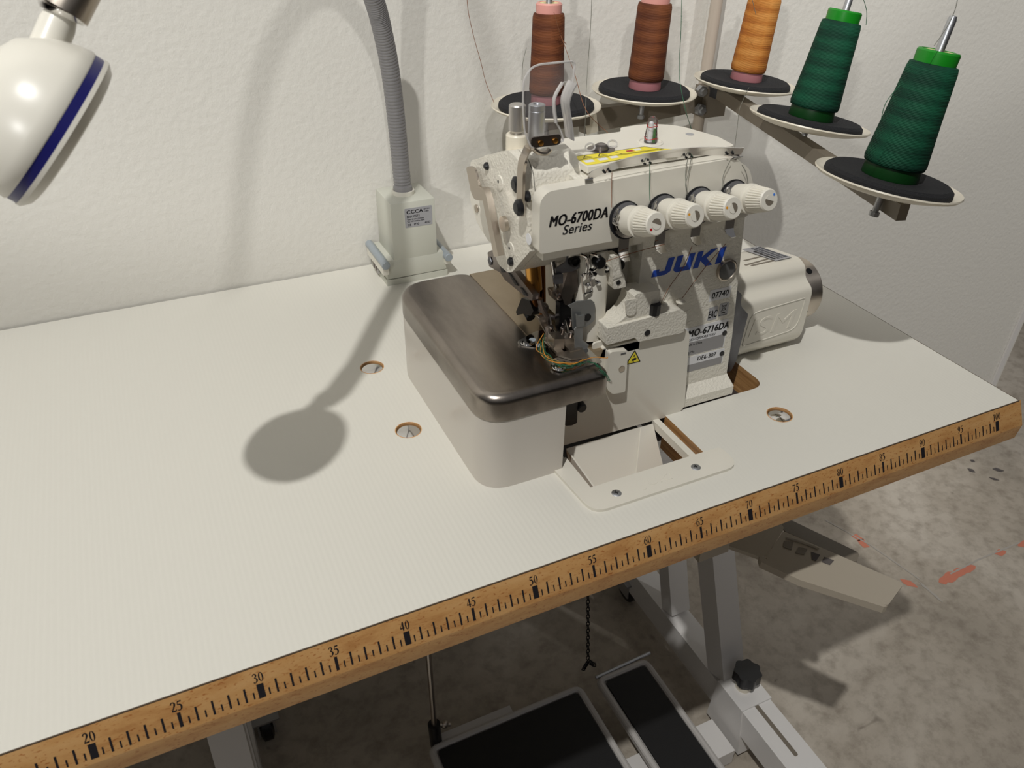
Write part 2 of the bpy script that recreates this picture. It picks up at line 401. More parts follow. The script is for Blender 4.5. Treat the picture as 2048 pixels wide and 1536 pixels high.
# paint marks and scratches lying on the concrete
def mark(m, pts, w, h=.05):
    mb = MB(); pts = [V(p) for p in pts]; rnd = random.Random(len(pts) + int(pts[0].x * 7)); L = []
    for a, b_ in zip(pts, pts[1:]):
        n_ = max(2, int((b_ - a).length / .8))
        t = (b_ - a).normalized(); s_ = Vector((-t.y, t.x, 0)) * w / 2
        for k in range(n_ + 1):
            p = a.lerp(b_, k / n_) + V(0, 0, h); f = .15 if k in (0, n_) and len(pts) == 2 else 1
            L.append((mb.b.verts.new(p - s_ * f * rnd.uniform(.5, 1.2)), mb.b.verts.new(p + s_ * f * rnd.uniform(.5, 1.2))))
    for (a, b_), (c_, d_) in zip(L, L[1:]): mb.face([a, c_, d_, b_])
    return mb
M['orangepaint'] = mat('faded_orange_paint', (206, 128, 104), .7)
M['scratch'] = mat('pale_scratch', (176, 170, 162), .7)
M['stain'] = mat('dark_stain', (92, 86, 84), .7)
for pts, w in (([(151.92,43.71,-78),(152.18,41.96,-78),(151.58,39.81,-78)], 1.6), ([(157.68,26.43,-78),(168.28,26.52,-78)], 2.4), ([(151.16,30.41,-78),(152.61,27.3,-78)], 1.6), ([(175.1,27.14,-78),(177.89,26.66,-78)], 1.8), ([(181.69,26.69,-78),(185.15,26.42,-78)], 1.6)):
    struct('paint_mark', mark('', pts, w, .04), 'orangepaint', floor)
for pts, w in (([(149.5,49.85,-78),(152.83,40.05,-78),(154.68,28.52,-78)], .35), ([(154.14,28.04,-78),(154.04,22.45,-78)], .7), ([(161.65,27.12,-78),(170.94,27.46,-78),(183.03,27.22,-78)], .4)):
    struct('floor_crack', mark('', pts, w, .07), 'scratch', floor)
for pts, w in (([(193.73,49.22,-78),(194.12,47.43,-78)], 1.5), ([(199.13,46.6,-78),(201.02,44.94,-78)], 1.2), ([(195.61,44.78,-78),(196.84,43.05,-78)], 1.2), ([(197.05,51.22,-78),(197.52,50.18,-78)], 1.2)):
    struct('floor_stain', mark('', pts, w, .10), 'stain', floor)

# ================================================================ TABLE
tbl = thing('sewing_table', 'white laminate sewing machine table with a beech front edge printed as a ruler', 'table', (50, 27, FL))
X1 = 103.2
# top built from slabs around the machine opening (x 58.3-82 y 12.2-31, slot x 58.3-70 y 5.9-12.2)
def top_slab():
    bm = MB(); b = bm.b
    outer = [(-30, 0), (X1, 0), (X1, 54.3), (-30, 54.3)]
    hole = rounded([(58.35, 5.9, 0), (70.0, 5.9, 0), (70.0, 12.2, 0), (82.1, 12.2, 0), (82.1, 31, 0), (58.35, 31, 0)], [.3, .3, .2, 1.6, 1.5, .5])
    bolts = [(47.3, 31.2), (47.25, 19.75), (80.05, 7.75)]
    loops = [[(x, y) for x, y in outer], [(p.x, p.y) for p in hole]] + [[(cx + 1.15 * math.cos(2 * PI * i / 28), cy + 1.15 * math.sin(2 * PI * i / 28)) for i in range(28)] for cx, cy in bolts]
    def layer(z):
        es = []; allv = []
        for lp in loops:
            vs = [b.verts.new((x, y, z)) for x, y in lp]; allv.append(vs)
            es += [b.edges.new((vs[i], vs[(i + 1) % len(vs)])) for i in range(len(vs))]
        bmesh.ops.triangle_fill(b, edges=es, use_beauty=True); return allv
    A = layer(0); B = layer(-3.9)
    sides = []
    for k, (la, lb) in enumerate(zip(A, B)):
        for i in range(len(la)):
            f = bm.face([la[i], la[(i + 1) % len(la)], lb[(i + 1) % len(lb)], lb[i]])
            if f and k: sides.append(f)
    for f in sides: f.material_index = 1
    return bm
mb = top_slab(); ts = obj('table_top', mb, 'laminate', tbl, origin=(0, 0, 0)); ts.data.materials.append(M['ply'])
M['edgeband'] = mat('brown_edge_band', (92, 76, 60), .5)
# beech lipping: profile in y,z swept along x
prof = [(0, 0), (-1.107, -2.298), (-1.12, -2.42), (-.95, -4.02), (0, -4.02)]
mb = MB(); mb.extrude(yz(prof, -30), (X1 + .35 + 30, 0, 0), .06, 2); edge = obj('wooden_edge', mb, 'beech', tbl, origin=(0, 0, 0)); mb = MB(); mb.box(-30, X1 + .1, -.05, .02, -.2, .012); obj('glue_line', mb, 'edgeband', edge); lab(edge, 'beech front edge of the table with a printed centimetre ruler')
mb = MB(); mb.box(X1, X1 + .12, 0, 54.3, -3.9, -.02); obj('edge_band', mb, 'edgeband', tbl)
u = V(0, -.434, -.901); nrm = V(0, -.901, .434)
def sp(x, s, h=.02): return V(x, 0, 0) + u * s + nrm * h
mb = MB()
for i in range(26, 201):
    x = i / 2
    if i % 2: w, s0, s1 = .095, 1.74, 2.22
    elif i % 20 == 0: w, s0, s1 = .44, 1.29, 2.28
    elif i % 10 == 0: w, s0, s1 = .21, 1.29, 2.28
    else: w, s0, s1 = .13, 1.29, 2.26
    mb.face([mb.b.verts.new(sp(a, s)) for a, s in ((x - w / 2, s1), (x + w / 2, s1), (x + w / 2, s0), (x - w / 2, s0))])
obj('ruler_ticks', mb, 'rulerink', edge)
GLYPH = {
 '0': [('o', .25, .5, .24, .5, .10, .46)],
 '1': [[(.27, 0, .15), (.27, .98, .15)], [(.06, .80, .05), (.27, .95, .1)], [(.08, .025, .05), (.46, .025, .05)]],
 '2': [[(.06, .76, .12), (.12, .92, .10), (.25, .96, .09), (.38, .86, .14), (.37, .66, .16), (.24, .38, .10), (.05, .07, .05)], [(.05, .07, .14), (.45, .07, .14)], [(.45, .02, .04), (.49, .24, .04)]],
 '3': [[(.05, .80, .09), (.18, .95, .08), (.36, .86, .14), (.34, .67, .12), (.18, .53, .05)], [(.18, .54, .05), (.36, .45, .12), (.40, .24, .16), (.28, .06, .08), (.14, .03, .08), (.06, .12, .12)]],
 '4': [[(.34, 0, .15), (.34, .98, .15)], [(.32, .98, .04), (.03, .32, .05)], [(.02, .29, .11), (.50, .29, .11)]],
 '5': [[(.13, .92, .14), (.45, .92, .14)], [(.13, .92, .06), (.09, .58, .06)], [(.09, .58, .06), (.26, .61, .12), (.39, .44, .16), (.38, .20, .15), (.24, .04, .08), (.12, .03, .08), (.06, .10, .12)]],
 '6': [('o', .26, .30, .24, .31, .09, .26), [(.44, .96, .04), (.24, .80, .10), (.11, .52, .15), (.10, .30, .15)]],
 '7': [[(.04, .90, .15), (.47, .90, .15)], [(.45, .88, .06), (.28, .42, .12), (.20, 0, .14)]],
 '8': [('o', .26, .755, .20, .245, .08, .205), ('o', .26, .27, .24, .28, .10, .23)],
 '9': [('o', .25, .68, .24, .31, .09, .26), [(.05, .04, .04), (.26, .20, .10), (.39, .48, .15), (.40, .70, .15)]]}
def ruler_number(mb, s, x):
    H = .66; wd = .36; x0 = x - len(s) * wd / 2
    for k, chh in enumerate(s):
        def q(px, py, l): return mb.b.verts.new(sp(x0 + k * wd + px * .66, 1.16 - py * H, .02 + l * .002))
        for li, st in enumerate(GLYPH[chh]):
            if st[0] == 'o':
                _, cx, cy, rx, ry, ix, iy = st; n_ = 20
                A = [q(cx + rx * math.cos(2 * PI * i / n_), cy + ry * math.sin(2 * PI * i / n_), li) for i in range(n_)]
                B = [q(cx + ix * math.cos(2 * PI * i / n_), cy + iy * math.sin(2 * PI * i / n_), li) for i in range(n_)]
                for i in range(n_): mb.face([A[i], A[(i + 1) % n_], B[(i + 1) % n_], B[i]])
            else:
                ps = smooth_path([(a, b_, w) for a, b_, w in st], 5) if len(st) > 2 else [V(*p) for p in st]
                pr = []
                for i, p in enumerate(ps):
                    t = ps[min(i + 1, len(ps) - 1)] - ps[max(i - 1, 0)]; t = Vector((t.x, t.y)).normalized() * max(p.z, .02) / 2
                    pr.append((q(p.x - t.y, p.y + t.x, li), q(p.x + t.y, p.y - t.x, li)))
                for (a, b_), (c_, d_) in zip(pr, pr[1:]): mb.face([a, b_, d_, c_])
for i in range(15, 101, 5):
    mb = MB(); ruler_number(mb, str(i), i); obj('ruler_number', mb, 'rulerink', edge)
# screw covers sunk in the top
for cx, cy in ((47.3, 31.2), (47.25, 19.75), (80.05, 7.75)):
    mb = MB(); mb.lathe((cx, cy, -.18), (0, 0, 1), [(1.13, -.3), (1.13, .02), (1.05, .05), (.85, .1), (.5, .17), (.2, .2), (0, .2)], 32)
    c_ = obj('bolt_cap', mb, 'chrome', tbl)
    mb = MB(); mb.lathe((cx, cy, .01), (0, 0, 1), [(1.14, -.3), (1.22, 0), (1.14, .005)], 32, cap=False); obj('hole_rim', mb, 'beech', c_)
# white frame around the slot
outer = rounded([(56.6, 9.6, 0), (57.05, 3.1, 0), (71.6, 3.1, 0), (71.6, 5.85, 0), (58.35, 5.85, 0), (58.35, 10.2, 0)], [.3, 1.4, 1.7, .6, .02, .1])
mb = MB(); mb.extrude(outer, (0, 0, .28), .1, 2)
sf = obj('slot_frame', mb, 'enamel', tbl); lab(sf, 'cream plastic frame screwed round the cut-out in front of the machine')
mb = MB(); mb.extrude(xy([(69.25, 5.9), (69.25, 12.1), (68.6, 12.1), (68.6, 5.9)], -.9), (0, 0, .8), .05); obj('slot_side', mb, 'enamel', sf)
for sx, sy in ((59.93, 4.35), (67.9, 4.4)):
    mb = MB(); mb.lathe((sx, sy, .28), (0, 0, 1), [(.42, -.1), (.42, .03), (.34, .08), (0, .10)], 20)
    s_ = obj('screw', mb, 'chrome_screw', sf)
    mb = MB(); mb.box(sx - .2, sx + .2, sy - .03, sy + .03, .385, .40); mb.box(sx - .03, sx + .03, sy - .2, sy + .2, .385, .40); obj('cross_slot', mb, 'blacksteel', s_)
text('embossed_letters', 'JUKI', (63.9, 4.0, .28), (1, 0, 0), (0, 1, 0), .75, 'enamel', sf, align='C', ext=.03, shear=.3, sx=1.5)
# trough below the slot
mb = MB()
mb.strap([(63.2, 11.8, -.3), (63.2, 10.2, -3.4), (63.2, 9.0, -4.4)], (1, 0, 0), 7.8, .15); mb.strap([(63.6, 9.0, -4.5), (63.6, 8.8, -5.6)], (1, 0, 0), 9.0, .1)
mb.extrude([(59.3, 11.6, -.4), (59.3, 5.8, -5.0), (59.2, 5.8, -.8)], (.15, 0, 0))
mb.extrude([(67.1, 11.8, -.3), (68.5, 11.9, -.4), (68.5, 9.6, -3.6), (65.4, 9.3, -4.1)], (.03, -.1, .05))
mb.strap([(63.8, 9.0, -6.4), (63.8, 5.2, -6.0)], (1, 0, 0), 9.6, .15)
obj('trim_chute', mb, 'enamel', tbl)
# frame under the table
def strut(mb, a, b_, w, h, bevel=.3):
    a, b_ = V(a), V(b_); t = (b_ - a).normalized(); x = Vector((1, 0, 0)); v = t.cross(x).normalized()
    mb.extrude([a + x * i * w / 2 + v * j * h / 2 for i, j in ((-1, -1), (1, -1), (1, 1), (-1, 1))], b_ - a, bevel)
LX = 24.3
for lx, sgn, cx in ((99, 1, 98), (LX, -1, 28.4)):
    mb = MB(); mb.box(lx - 2.2, lx + 2.2, 18, 53, -74, -68.5, .3); lg = obj('foot_beam', mb, 'framewhite', tbl)
    mb = MB()
    strut(mb, (lx, 22.2, -68), (lx, 47, -6), 4.2, 4.2)
    obj('leg', mb, 'framewhite', tbl)
    mb = MB(); strut(mb, (lx, 36.5, -68), (lx, 46, -40), 3.8, 3.0); obj('brace', mb, 'framewhite', tbl)
    mb = MB(); mb.box(lx - 3, lx + 3, 6, 52, -7, -4, .3); obj('top_rail', mb, 'framewhite', tbl)
    # front foot with its raised outer tube
    mb = MB(); mb.extrude(yz([(20.8, -67), (14.8, -67), (13.2, -76.5), (21.5, -76.5)], lx - 2.9), (5.9, 0, 0), .25)
    cl = obj('foot_clamp', mb, 'framewhite', tbl)
    mb = MB(); mb.box(lx - 2.75, lx + 2.75, -14, 15.2, -72.4, -67.25, .35, 3); tb = obj('foot_tube', mb, 'framewhite', tbl)
    mb = MB(); mb.extrude(rounded(xy([(lx - .35, 14.8), (lx + .35, 14.8), (lx + .35, 5.6), (lx - .35, 5.6)], -67.24), [0, 0, .33, .33]), (0, 0, .03)); obj('slot', mb, 'greige', tb)
    mb = MB()
    nn = 70; top = []
    for i in range(nn):
        a = 2 * PI * i / nn; r = 2.05 + .17 * math.cos(7 * a); top.append((lx + r * math.cos(a) + .2, 18.3 + r * math.sin(a), -64.8))
    mb.extrude(top, (0, 0, 1.9), .35, 3); mb.cyl((lx + .2, 18.3, -67), (lx + .2, 18.3, -64.8), 1.1, 1.5)
    kb = obj('star_knob', mb, 'black', cl)
    mb = MB(); mb.cyl((lx + .2, 18.3, -67), (lx + .2, 18.3, -66.2), 1.3); obj('washer', mb, 'ivory', kb)
    # caster
    mb = MB(); mb.lathe((cx, 49.5, -75.2), (1, 0, 0), [(0, -1), (2.2, -1), (2.8, -.7), (2.8, .7), (2.2, 1), (0, 1)], 28); cs = obj('caster', mb, 'black', tbl)
    mb = MB(); mb.lathe((cx, 49.5, -75.2), (1, 0, 0), [(0, -1.05), (1.9, -1.05), (1.9, 1.05), (0, 1.05)], 28); obj('caster_hub', mb, 'castalu', cs)
    mb = MB(); mb.box(cx - 2.2, cx + 2.2, 47.0, 51.8, -72.2, -71.8, .1); mb.box(cx + 1.1, cx + 1.4, 47.6, 51.2, -76, -72); mb.box(cx - 1.4, cx - 1.1, 47.6, 51.2, -76, -72); obj('caster_bracket', mb, 'chrome_screw', cs)
mb = MB(); mb.box(LX, 99, 44, 48, -30, -24, .3); obj('cross_rail', mb, 'framewhite', tbl)
mb = MB(); mb.box(LX, 94.9, 13.0, 19.0, -77.5, -74.1, .35); cb = obj('cross_bar', mb, 'framewhite', tbl)

# sheet metal chute that sticks out under the front edge
ch = thing('waste_chute', 'beige sheet metal chute with stepped slots sticking out under the right of the table edge', 'chute', (86, 6, -22))
mb = MB(); mb.extrude(rounded([(82.74,7.2,-20),(89.93,-3.27,-20),(93.9,-1.76,-20),(87.49,9.68,-20)], [.4, .5, .5, .3]), (0, 0, -.25), .08); obj('tray', mb, 'chutebeige', ch)
mb = MB(); mb.extrude([(82.39,7.77,-20),(82.74,7.2,-20),(89.93,-3.27,-20),(89.5,-3.22,-20),(84.11,3.21,-20),(82,6.97,-20)], (0, 0, -.9)); obj('flange', mb, 'chutebeige', ch)
mb = MB(); mb.extrude(rounded([(79.85,11.21,-20.6),(82.53,7.6,-20.6),(83.48,7.57,-20.6),(87.97,10.13,-20.6),(88.21,10.92,-20.6)], [.2, .2, .3, .2, .2]), (0, 0, .5), .1); mb.box(76, 80, 10, 14, -20.4, -4, .2); obj('mounting_box', mb, 'chutebeige', ch)
mb = MB(); mb.extrude(rounded([(89.85,12.39,-22),(91.34,12.18,-22),(94.87,4.72,-22),(93.3,3.76,-22),(89.42,11.03,-22)], [.1, .2, .6, .6, .1]), (0, 0, -.25), .08); obj('rear_tray', mb, 'greige', ch)
for k, q in enumerate(([(86.42,8.38,-19.95),(87.3,7.82,-19.95),(86.24,6.96,-19.95),(85.69,7.71,-19.95)], [(87.28,6.99,-19.95),(87.98,6.34,-19.95),(86.99,5.8,-19.95),(86.29,6.44,-19.95)], [(88.02,5.83,-19.95),(88.61,5.07,-19.95),(87.57,4.56,-19.95),(87.32,4.92,-19.95)], [(88.8,4.65,-19.95),(89.43,3.8,-19.95),(88.55,3.48,-19.95),(88.02,4.2,-19.95)])):
    mb = MB(); mb.extrude(q, (0, 0, .04)); obj('slot', mb, 'greige' if k < 2 else 'stain', ch)
mb = MB(); mb.tube([(86.96,8.69,-19.9),(87.98,7.55,-19.9),(88.97,6.09,-19.9),(89.01,5.82,-19.9)], .18, 8); obj('rib', mb, 'chutebeige', ch)

# ================================================================ PEDALS
def pedal(name, label, x0, x1, y0, y1, z0):
    t = thing(name, label, 'pedal', ((x0 + x1) / 2, (y0 + y1) / 2, z0 - 1.2), 'treadle pedals under the table')
    o_ = rounded(xy([(x0, y0), (x1, y0), (x1, y1), (x0, y1)], z0 - 1.2), 1.1)
    i_ = rounded(xy([(x0 + 1.2, y0 + 1.2), (x1 - 1.2, y0 + 1.2), (x1 - 1.2, y1 - 1.2), (x0 + 1.2, y1 - 1.2)], z0 - .5), .5)
    mb = MB(); mb.extrude(o_, (0, 0, .6), .15)
    a = [mb.b.verts.new(V(p) + V(0, 0, 1.2)) for p in o_]
    # raised rim: tube around the outline
    mb.tube([V(p.x + (.5 if p.x < (x0 + x1) / 2 else -.5), p.y + (.5 if p.y < (y0 + y1) / 2 else -.5), z0 - .45) for p in o_], .55, 10, close=True)
    for v in a: mb.b.verts.remove(v)
    fr = obj('pedal_frame', mb, 'pedalgrey', t)
    mb = MB(); mb.extrude(i_, (0, 0, .35), .05); obj('rubber_mat', mb, 'rubber', t)
    return t
big = pedal('treadle_pedal', 'wide pedal with black rubber mat and pale rim, standing under the middle of the table', 50.0, 76.6, 8, 31.2, -69.5)
mb = MB(); mb.box(52.5, 64.5, 31.1, 32.6, -70.4, -69.9, .1); obj('hinge_plate', mb, 'pedalgrey', big)
mb = MB(); mb.tube([(51.38,32,-47.14),(51.49,32,-56.17),(51.59,32,-66.71)], .42, 10); obj('pull_rod', mb, 'nickel', big)
mb = MB(); mb.tube([(51.55,32,-65.78),(51.73,32,-71.17)], .95, 14); bs = obj('rod_sleeve', mb, 'black', big)
mb = MB(); mb.cyl((51.6, 32, -66.2), (54.0, 31.8, -67.2), .3); mb.ball((53.2, 32, -66.9), .65); obj('wing_nut', mb, 'nickel', bs)
small = pedal('presser_pedal', 'narrow pedal with black rubber mat, right of the wide one', 79.4, 89.4, 4, 31.0, -69.5)
mb = MB(); mb.cyl((79.6, 31.2, -69.8), (90.5, 31.6, -69.8), .3); obj('hinge_bar', mb, 'chrome_screw', small)
# lifting chain
mb = MB(); k = 0
pa = V([(75.9,31,-43.32)][0]); pb = V([(77.55,31,-64.01)][0]); n_ = 24
for i in range(n_):
    c_ = pa.lerp(pb, i / n_); d_ = (pb - pa) / n_
    ring = [c_ + d_ * .65 * math.sin(a) + (V(1, 0, 0) if i % 2 else V(0, 1, 0)) * .28 * math.cos(a) for a in [2 * PI * q / 10 for q in range(10)]]
    mb.tube(ring, .08, 6, close=True)
for i in range(10):
    c_ = pb + V(-.25 * i * .6, 0, -.35 * i * .9) if i < 6 else pb + V(.3 * (i - 5), -.1, -.4 * (i - 5))
    mb.tube([c_ + V(.3 * math.cos(a), .15 * math.sin(2 * a), .4 * math.sin(a)) for a in [2 * PI * q / 8 for q in range(8)]], .1, 6, close=True)
obj('lifting_chain', mb, 'blacksteel', small)

# ================================================================ OVERLOCK MACHINE
mc = thing('overlock_machine', 'cream overlock sewing machine with four tension dials and blue letters, set into the table', 'sewing machine', (68, 20, 0))
X, Y, Z = V(1, 0, 0), V(0, 1, 0), V(0, 0, 1)
OUT = V(0, -1, 0)
# ---- body casting
mb = MB()
mb.extrude(rounded(xz([(66.2, .3), (77.9, .3), (77.6, 6), (76.4, 18), (75.9, 21.5), (74.7, 23.7), (66.2, 24.0)], 13.4), [0, .3, 0, 0, 1.5, 1.5, 0]), (0, 8.0, 0), .35, 3)   # column
mb.extrude(rounded(yz([(13.5, 18.4), (13.4, 21), (13.6, 23.9), (20.6, 23.9), (21.3, 17.4), (13.6, 17.4)], 59.5), [0, 0, .4, .8, .5, .3]), (14, 0, 0), .1)       # arm
mb.extrude(yz([(12.2, .2), (12.2, 1.1), (13.3, 1.7), (14.2, 2.6), (21.4, 2.6), (21.4, .2)], 62), (15.9, 0, 0), .12)         # base with sloping foot
mb.box(62.2, 70.2, 13, 21.4, .2, 9.6, .2)
body = obj('machine_body', mb, 'enamel_rough', mc, origin=(68, 20, 0))
# bed castings in front of the column
mb = MB()
mb.extrude(rounded(xz([(62.3, 9.95), (65.2, 10.0), (65.4, 9.5), (70.2, 9.3), (70.3, 11.2), (69.4, 11.75), (62.3, 11.55)], 11.5), [.1, .3, .3, .3, .5, .5, .1], 4), (0, 2.3, 0), .13)
mb.extrude([V(p) for p in xz([(62.6, 11.5), (63.3, 11.6), (63.9, 11.9), (64.4, 12.4), (64.7, 13.1), (64.8, 13.8), (65.0, 14.0), (67.3, 13.9), (67.3, 11.5)], 11.8)], (0, 2, 0), .1)
mb.extrude(rounded([(62.7,12.5,17.48),(63.44,12.5,17.43),(63.72,12.5,16.11),(64.14,12.5,15.31),(64.33,12.5,14.46),(63.14,12.5,14.48),(62.96,12.5,15.82)], .12, 3), (0, 1.2, 0), .1)
bc = obj('bed_casting', mb, 'enamel_rough', mc)
for q_ in ([(64.32,11.76,13.44)][0], [(63.53,12.46,15.05)][0]):
    mb = MB(); mb.lathe(q_, OUT, [(.2, -.02), (.2, .03), (0, .03)], 16); obj('hole', mb, 'black', bc)
mb = MB(); mb.lathe((66.3, 11.47, 10.2), OUT, [(.28, -.02), (.28, .03), (0, .03)], 16); obj('hole', mb, 'black', bc)
mb = MB(); mb.extrude(rounded([(63.84,11.8,13.71),(64.95,11.8,13.66),(65.08,11.8,12.13),(64.11,11.8,12.16)], [.1, .1, .5, .5]), (0, -.12, 0), .05); obj('boss', mb, 'enamel_rough', bc)
mb = MB(); mb.cyl((67.0, 11.9, 11.6), (67.0, 11.9, 12.75), .52, .55, 10, .08); obj('stopper_knob', mb, 'black', bc)
for a in (68.7, 70.4):
    mb = MB(); mb.lathe((a, 12.8, 11.6), Z, [(.42, 0), (.42, .12), (.3, .14), (.22, .32), (0, .36)], 20); obj('oil_plug', mb, 'knobwhite', bc)
# fillets that join arm and column behind the needle area
mb = MB()
mb.extrude(rounded(xz([(60.8, 10), (60.8, 18), (67, 18), (67, 10)], 15.2), [0, 0, 0, 0]), (0, 10, 0), .3)
mb.lathe((62.2, 14.4, 9.5), Z, [(1.35, 0), (1.35, 7), (1.1, 8)], 24)
obj('throat_casting', mb, 'enamel', mc)
# round window and logo on the column
mb = MB(); mb.lathe((75.3, 13.4, 13.55), OUT, [(1.02, -.1), (1.02, .28), (.92, .33), (.86, .26), (0, .26)], 36); wn = obj('oil_window', mb, 'nickel', mc)
mb = MB(); mb.lathe((75.3, 13.12, 13.55), OUT, [(.84, 0), (.5, .06), (0, .08)], 36); obj('window_glass', mb, 'greyink', wn)
mb = MB()
# bold slanted letters built as outlines: J U K I
def letters(mb, x0, z0, h, w, gap, y, sl, rise):
    def P_(k, a, b_): return V(x0 + k * (w + gap) + a * w + sl * b_ * h, y, z0 + b_ * h + rise * (k * (w + gap) + a * w))
    shp = {0: [[(0, 0), (.75, 0), (1, .16), (1, 1), (.66, 1), (.66, .26), (.34, .26), (.34, .4), (0, .4)]],
           1: [[(0, 1), (0, .16), (.2, 0), (1, 0), (1, 1), (.68, 1), (.68, .26), (.32, .26), (.32, 1)]],
           2: [[(0, 0), (.3, 0), (.3, .42), (.72, 0), (1.12, 0), (.62, .52), (1.1, 1), (.74, 1), (.3, .6), (.3, 1), (0, 1)]],
           3: [[(.12, 0), (.46, 0), (.46, 1), (.12, 1)]]}
    for k in range(4):
        for pl in shp[k]: mb.extrude([P_(k, a, b_) for a, b_ in pl], (0, -.03, 0))
letters(mb, 67.4, 14.3, 1.5, 1.82, .30, 13.4, .22, 0)
obj('maker_letters', mb, 'blueink', mc)
# stickers
def plate_q(name, x0, x1, z0, z1, y, m, parent, th=.02):
    mb = MB(); mb.extrude(rounded(xz([(x0, z0), (x1, z0), (x1, z1), (x0, z1)], y), .06, 2), (0, -th, 0)); return obj(name, mb, m, parent)
YF = 13.4
st = plate_q('serial_sticker', 74.0, 76.35, 10.55, 11.7, YF, 'white_label', mc); text('sticker_number', '07740', (75.2, YF - .02, 10.82), X, Z, .6, 'ink', st, align='C', sx=.85, bold=.02)
st = plate_q('approval_sticker', 74.25, 75.25, 8.55, 9.9, YF, 'silver_label', mc); text('approval_letters', 'EAC', (74.75, YF - .02, 8.8), X, Z, .75, 'ink', st, align='C', sx=.48, bold=.02)
st = plate_q('recycling_sticker', 75.4, 76.45, 8.7, 10.05, YF, 'silver_label', mc)
mb = MB()
def line(mb, a, b_, w, y):
    a, b_ = V(a[0], y, a[1]), V(b_[0], y, b_[1]); t = (b_ - a).normalized(); s_ = V(-t.z, 0, t.x) * w / 2
    mb.extrude([a - s_, b_ - s_, b_ + s_, a + s_], (0, -.01, 0))
for a, b_ in (((75.6, 9.2), (76.25, 9.95)), ((75.6, 9.95), (76.25, 9.2)), ((75.7, 9.8), (75.8, 9.3)), ((76.15, 9.8), (76.05, 9.3)), ((75.7, 9.8), (76.15, 9.8)), ((75.8, 9.3), (76.05, 9.3))): line(mb, a, b_, .045, YF - .02)
line(mb, (75.72, 9.05), (76.15, 9.05), .12, YF - .02); line(mb, (75.45, 8.82), (76.4, 8.82), .05, YF - .02)
obj('bin_symbol', mb, 'ink', st)
st = plate_q('model_plate', 71.2, 76.75, 5.15, 8.25, YF, 'white_label', mc)
plate_q('grey_band', 71.2, 76.65, 5.2, 6.65, YF - .02, 'grey_label', st, .008)
text('model_name', 'MO-6716DA', (72.3, YF - .02, 7.25), X, Z, .72, 'ink', st, sx=.80, bold=.05, shear=.1)
text('corporation_name', 'JUKI CORPORATION', (72.35, YF - .02, 6.78), X, Z, .27, 'ink', st, sx=.85, shear=.2)
text('small_print', 'Made in China', (72.3, YF - .03, 6.25), X, Z, .24, 'ink', st, sx=.9)
text('small_print', 'Mfg. No.', (72.3, YF - .03, 5.45), X, Z, .24, 'ink', st, sx=.9)
st = plate_q('code_plate', 71.3, 76.95, 3.3, 5.0, YF, 'white_label', mc)
plate_q('grey_band', 71.3, 76.85, 3.3, 4.1, YF - .02, 'darkgrey_label' if 0 else 'grey_label', st, .008)
text('code_text', 'DE6-307', (76.0, YF - .02, 4.35), X, Z, .46, 'ink', st, align='R', sx=.9, bold=.02)
text('small_print', 'class', (72.3, YF - .02, 4.25), X, Z, .2, 'ink', st)
for a, b_ in ((76.55, 6.75), (76.7, 4.45)):
    mb = MB(); mb.lathe((a, YF, b_), OUT, [(.26, 0), (.26, .08), (0, .1)], 20); obj('rivet', mb, 'black', mc)
# ---- left end plate of the arm
prof = rounded([(56.6, *p) for p in ((13.45, 18.7), (13.9, 21.5), (14.3, 23.0), (14.7, 24.3), (15.6, 25.1), (17.4, 25.3), (18.6, 24.9), (24.9, 22.2), (25.0, 21.0), (22.6, 19.9), (21.0, 17.9), (19.7, 15.6), (19.0, 15.2), (17.3, 15.25), (16.4, 15.7))], [.1, 0, 0, .2, .3, .3, .2, .5, .4, .3, .2, .3, .3, .4, .3], 4)
mb = MB(); mb.extrude(prof, (-.75, 0, 0), .18, 3); ep = obj('end_plate', mb, 'enamel_rough', mc)
mb = MB(); mb.extrude([p + V(0, .05 * (18 - p.y) / 4, .04 * (20 - p.z) / 5) for p in prof], (.06, 0, 0)); obj('gasket', mb, 'black', ep)
mb = MB(); mb.extrude([p + X * .07 for p in prof], (3.9, 0, 0), .3, 3); obj('arm_head', mb, 'enamel_rough', mc)
mb = MB()
mb.extrude(rounded(yz([(24, 14.6), (27.2, 15.4), (29, 17.2), (28, 20.5), (25, 22.6), (21, 23)], 57.4), .8), (2.6, 0, 0), .3, 3); bl = obj('rear_cover', mb, 'enamel', mc)
mb = MB(); mb.lathe((57.35, 27.2, 16.9), -X, [(.36, 0), (.36, .1), (.2, .16), (0, .16)], 16); obj('screw', mb, 'nickel', bl)
for q, r in zip([(55.85,21.31,22.88),(55.85,15.91,23.17),(55.85,13.93,22.93),(55.85,16.55,16.57)], (.32, .62, .42, .38)):
    mb = MB(); mb.lathe(q, -X, [(r, -.05), (r, .12), (r * .6, .3), (0, .32)], 20); obj('plate_screw', mb, 'black', ep)
mb = MB(); mb.lathe([(55.85,13.57,19.72)][0], -X, [(.44, 0), (.44, .05), (0, .06)], 24); obj('plastic_plug', mb, 'white_label', ep)
for q_ in [(55.9,18.9,22.28),(55.9,16.69,17.54)]:
    mb = MB(); mb.lathe(q_, -X, [(.75, -.1), (.6, .12), (0, .16)], 24); o_ = obj('boss', mb, 'enamel_rough', ep)
    mb = MB(); mb.lathe(V(q_) + V(-.12, .1, .1), -X, [(.13, 0), (.13, .05), (0, .05)], 12); obj('hole', mb, 'black', o_)
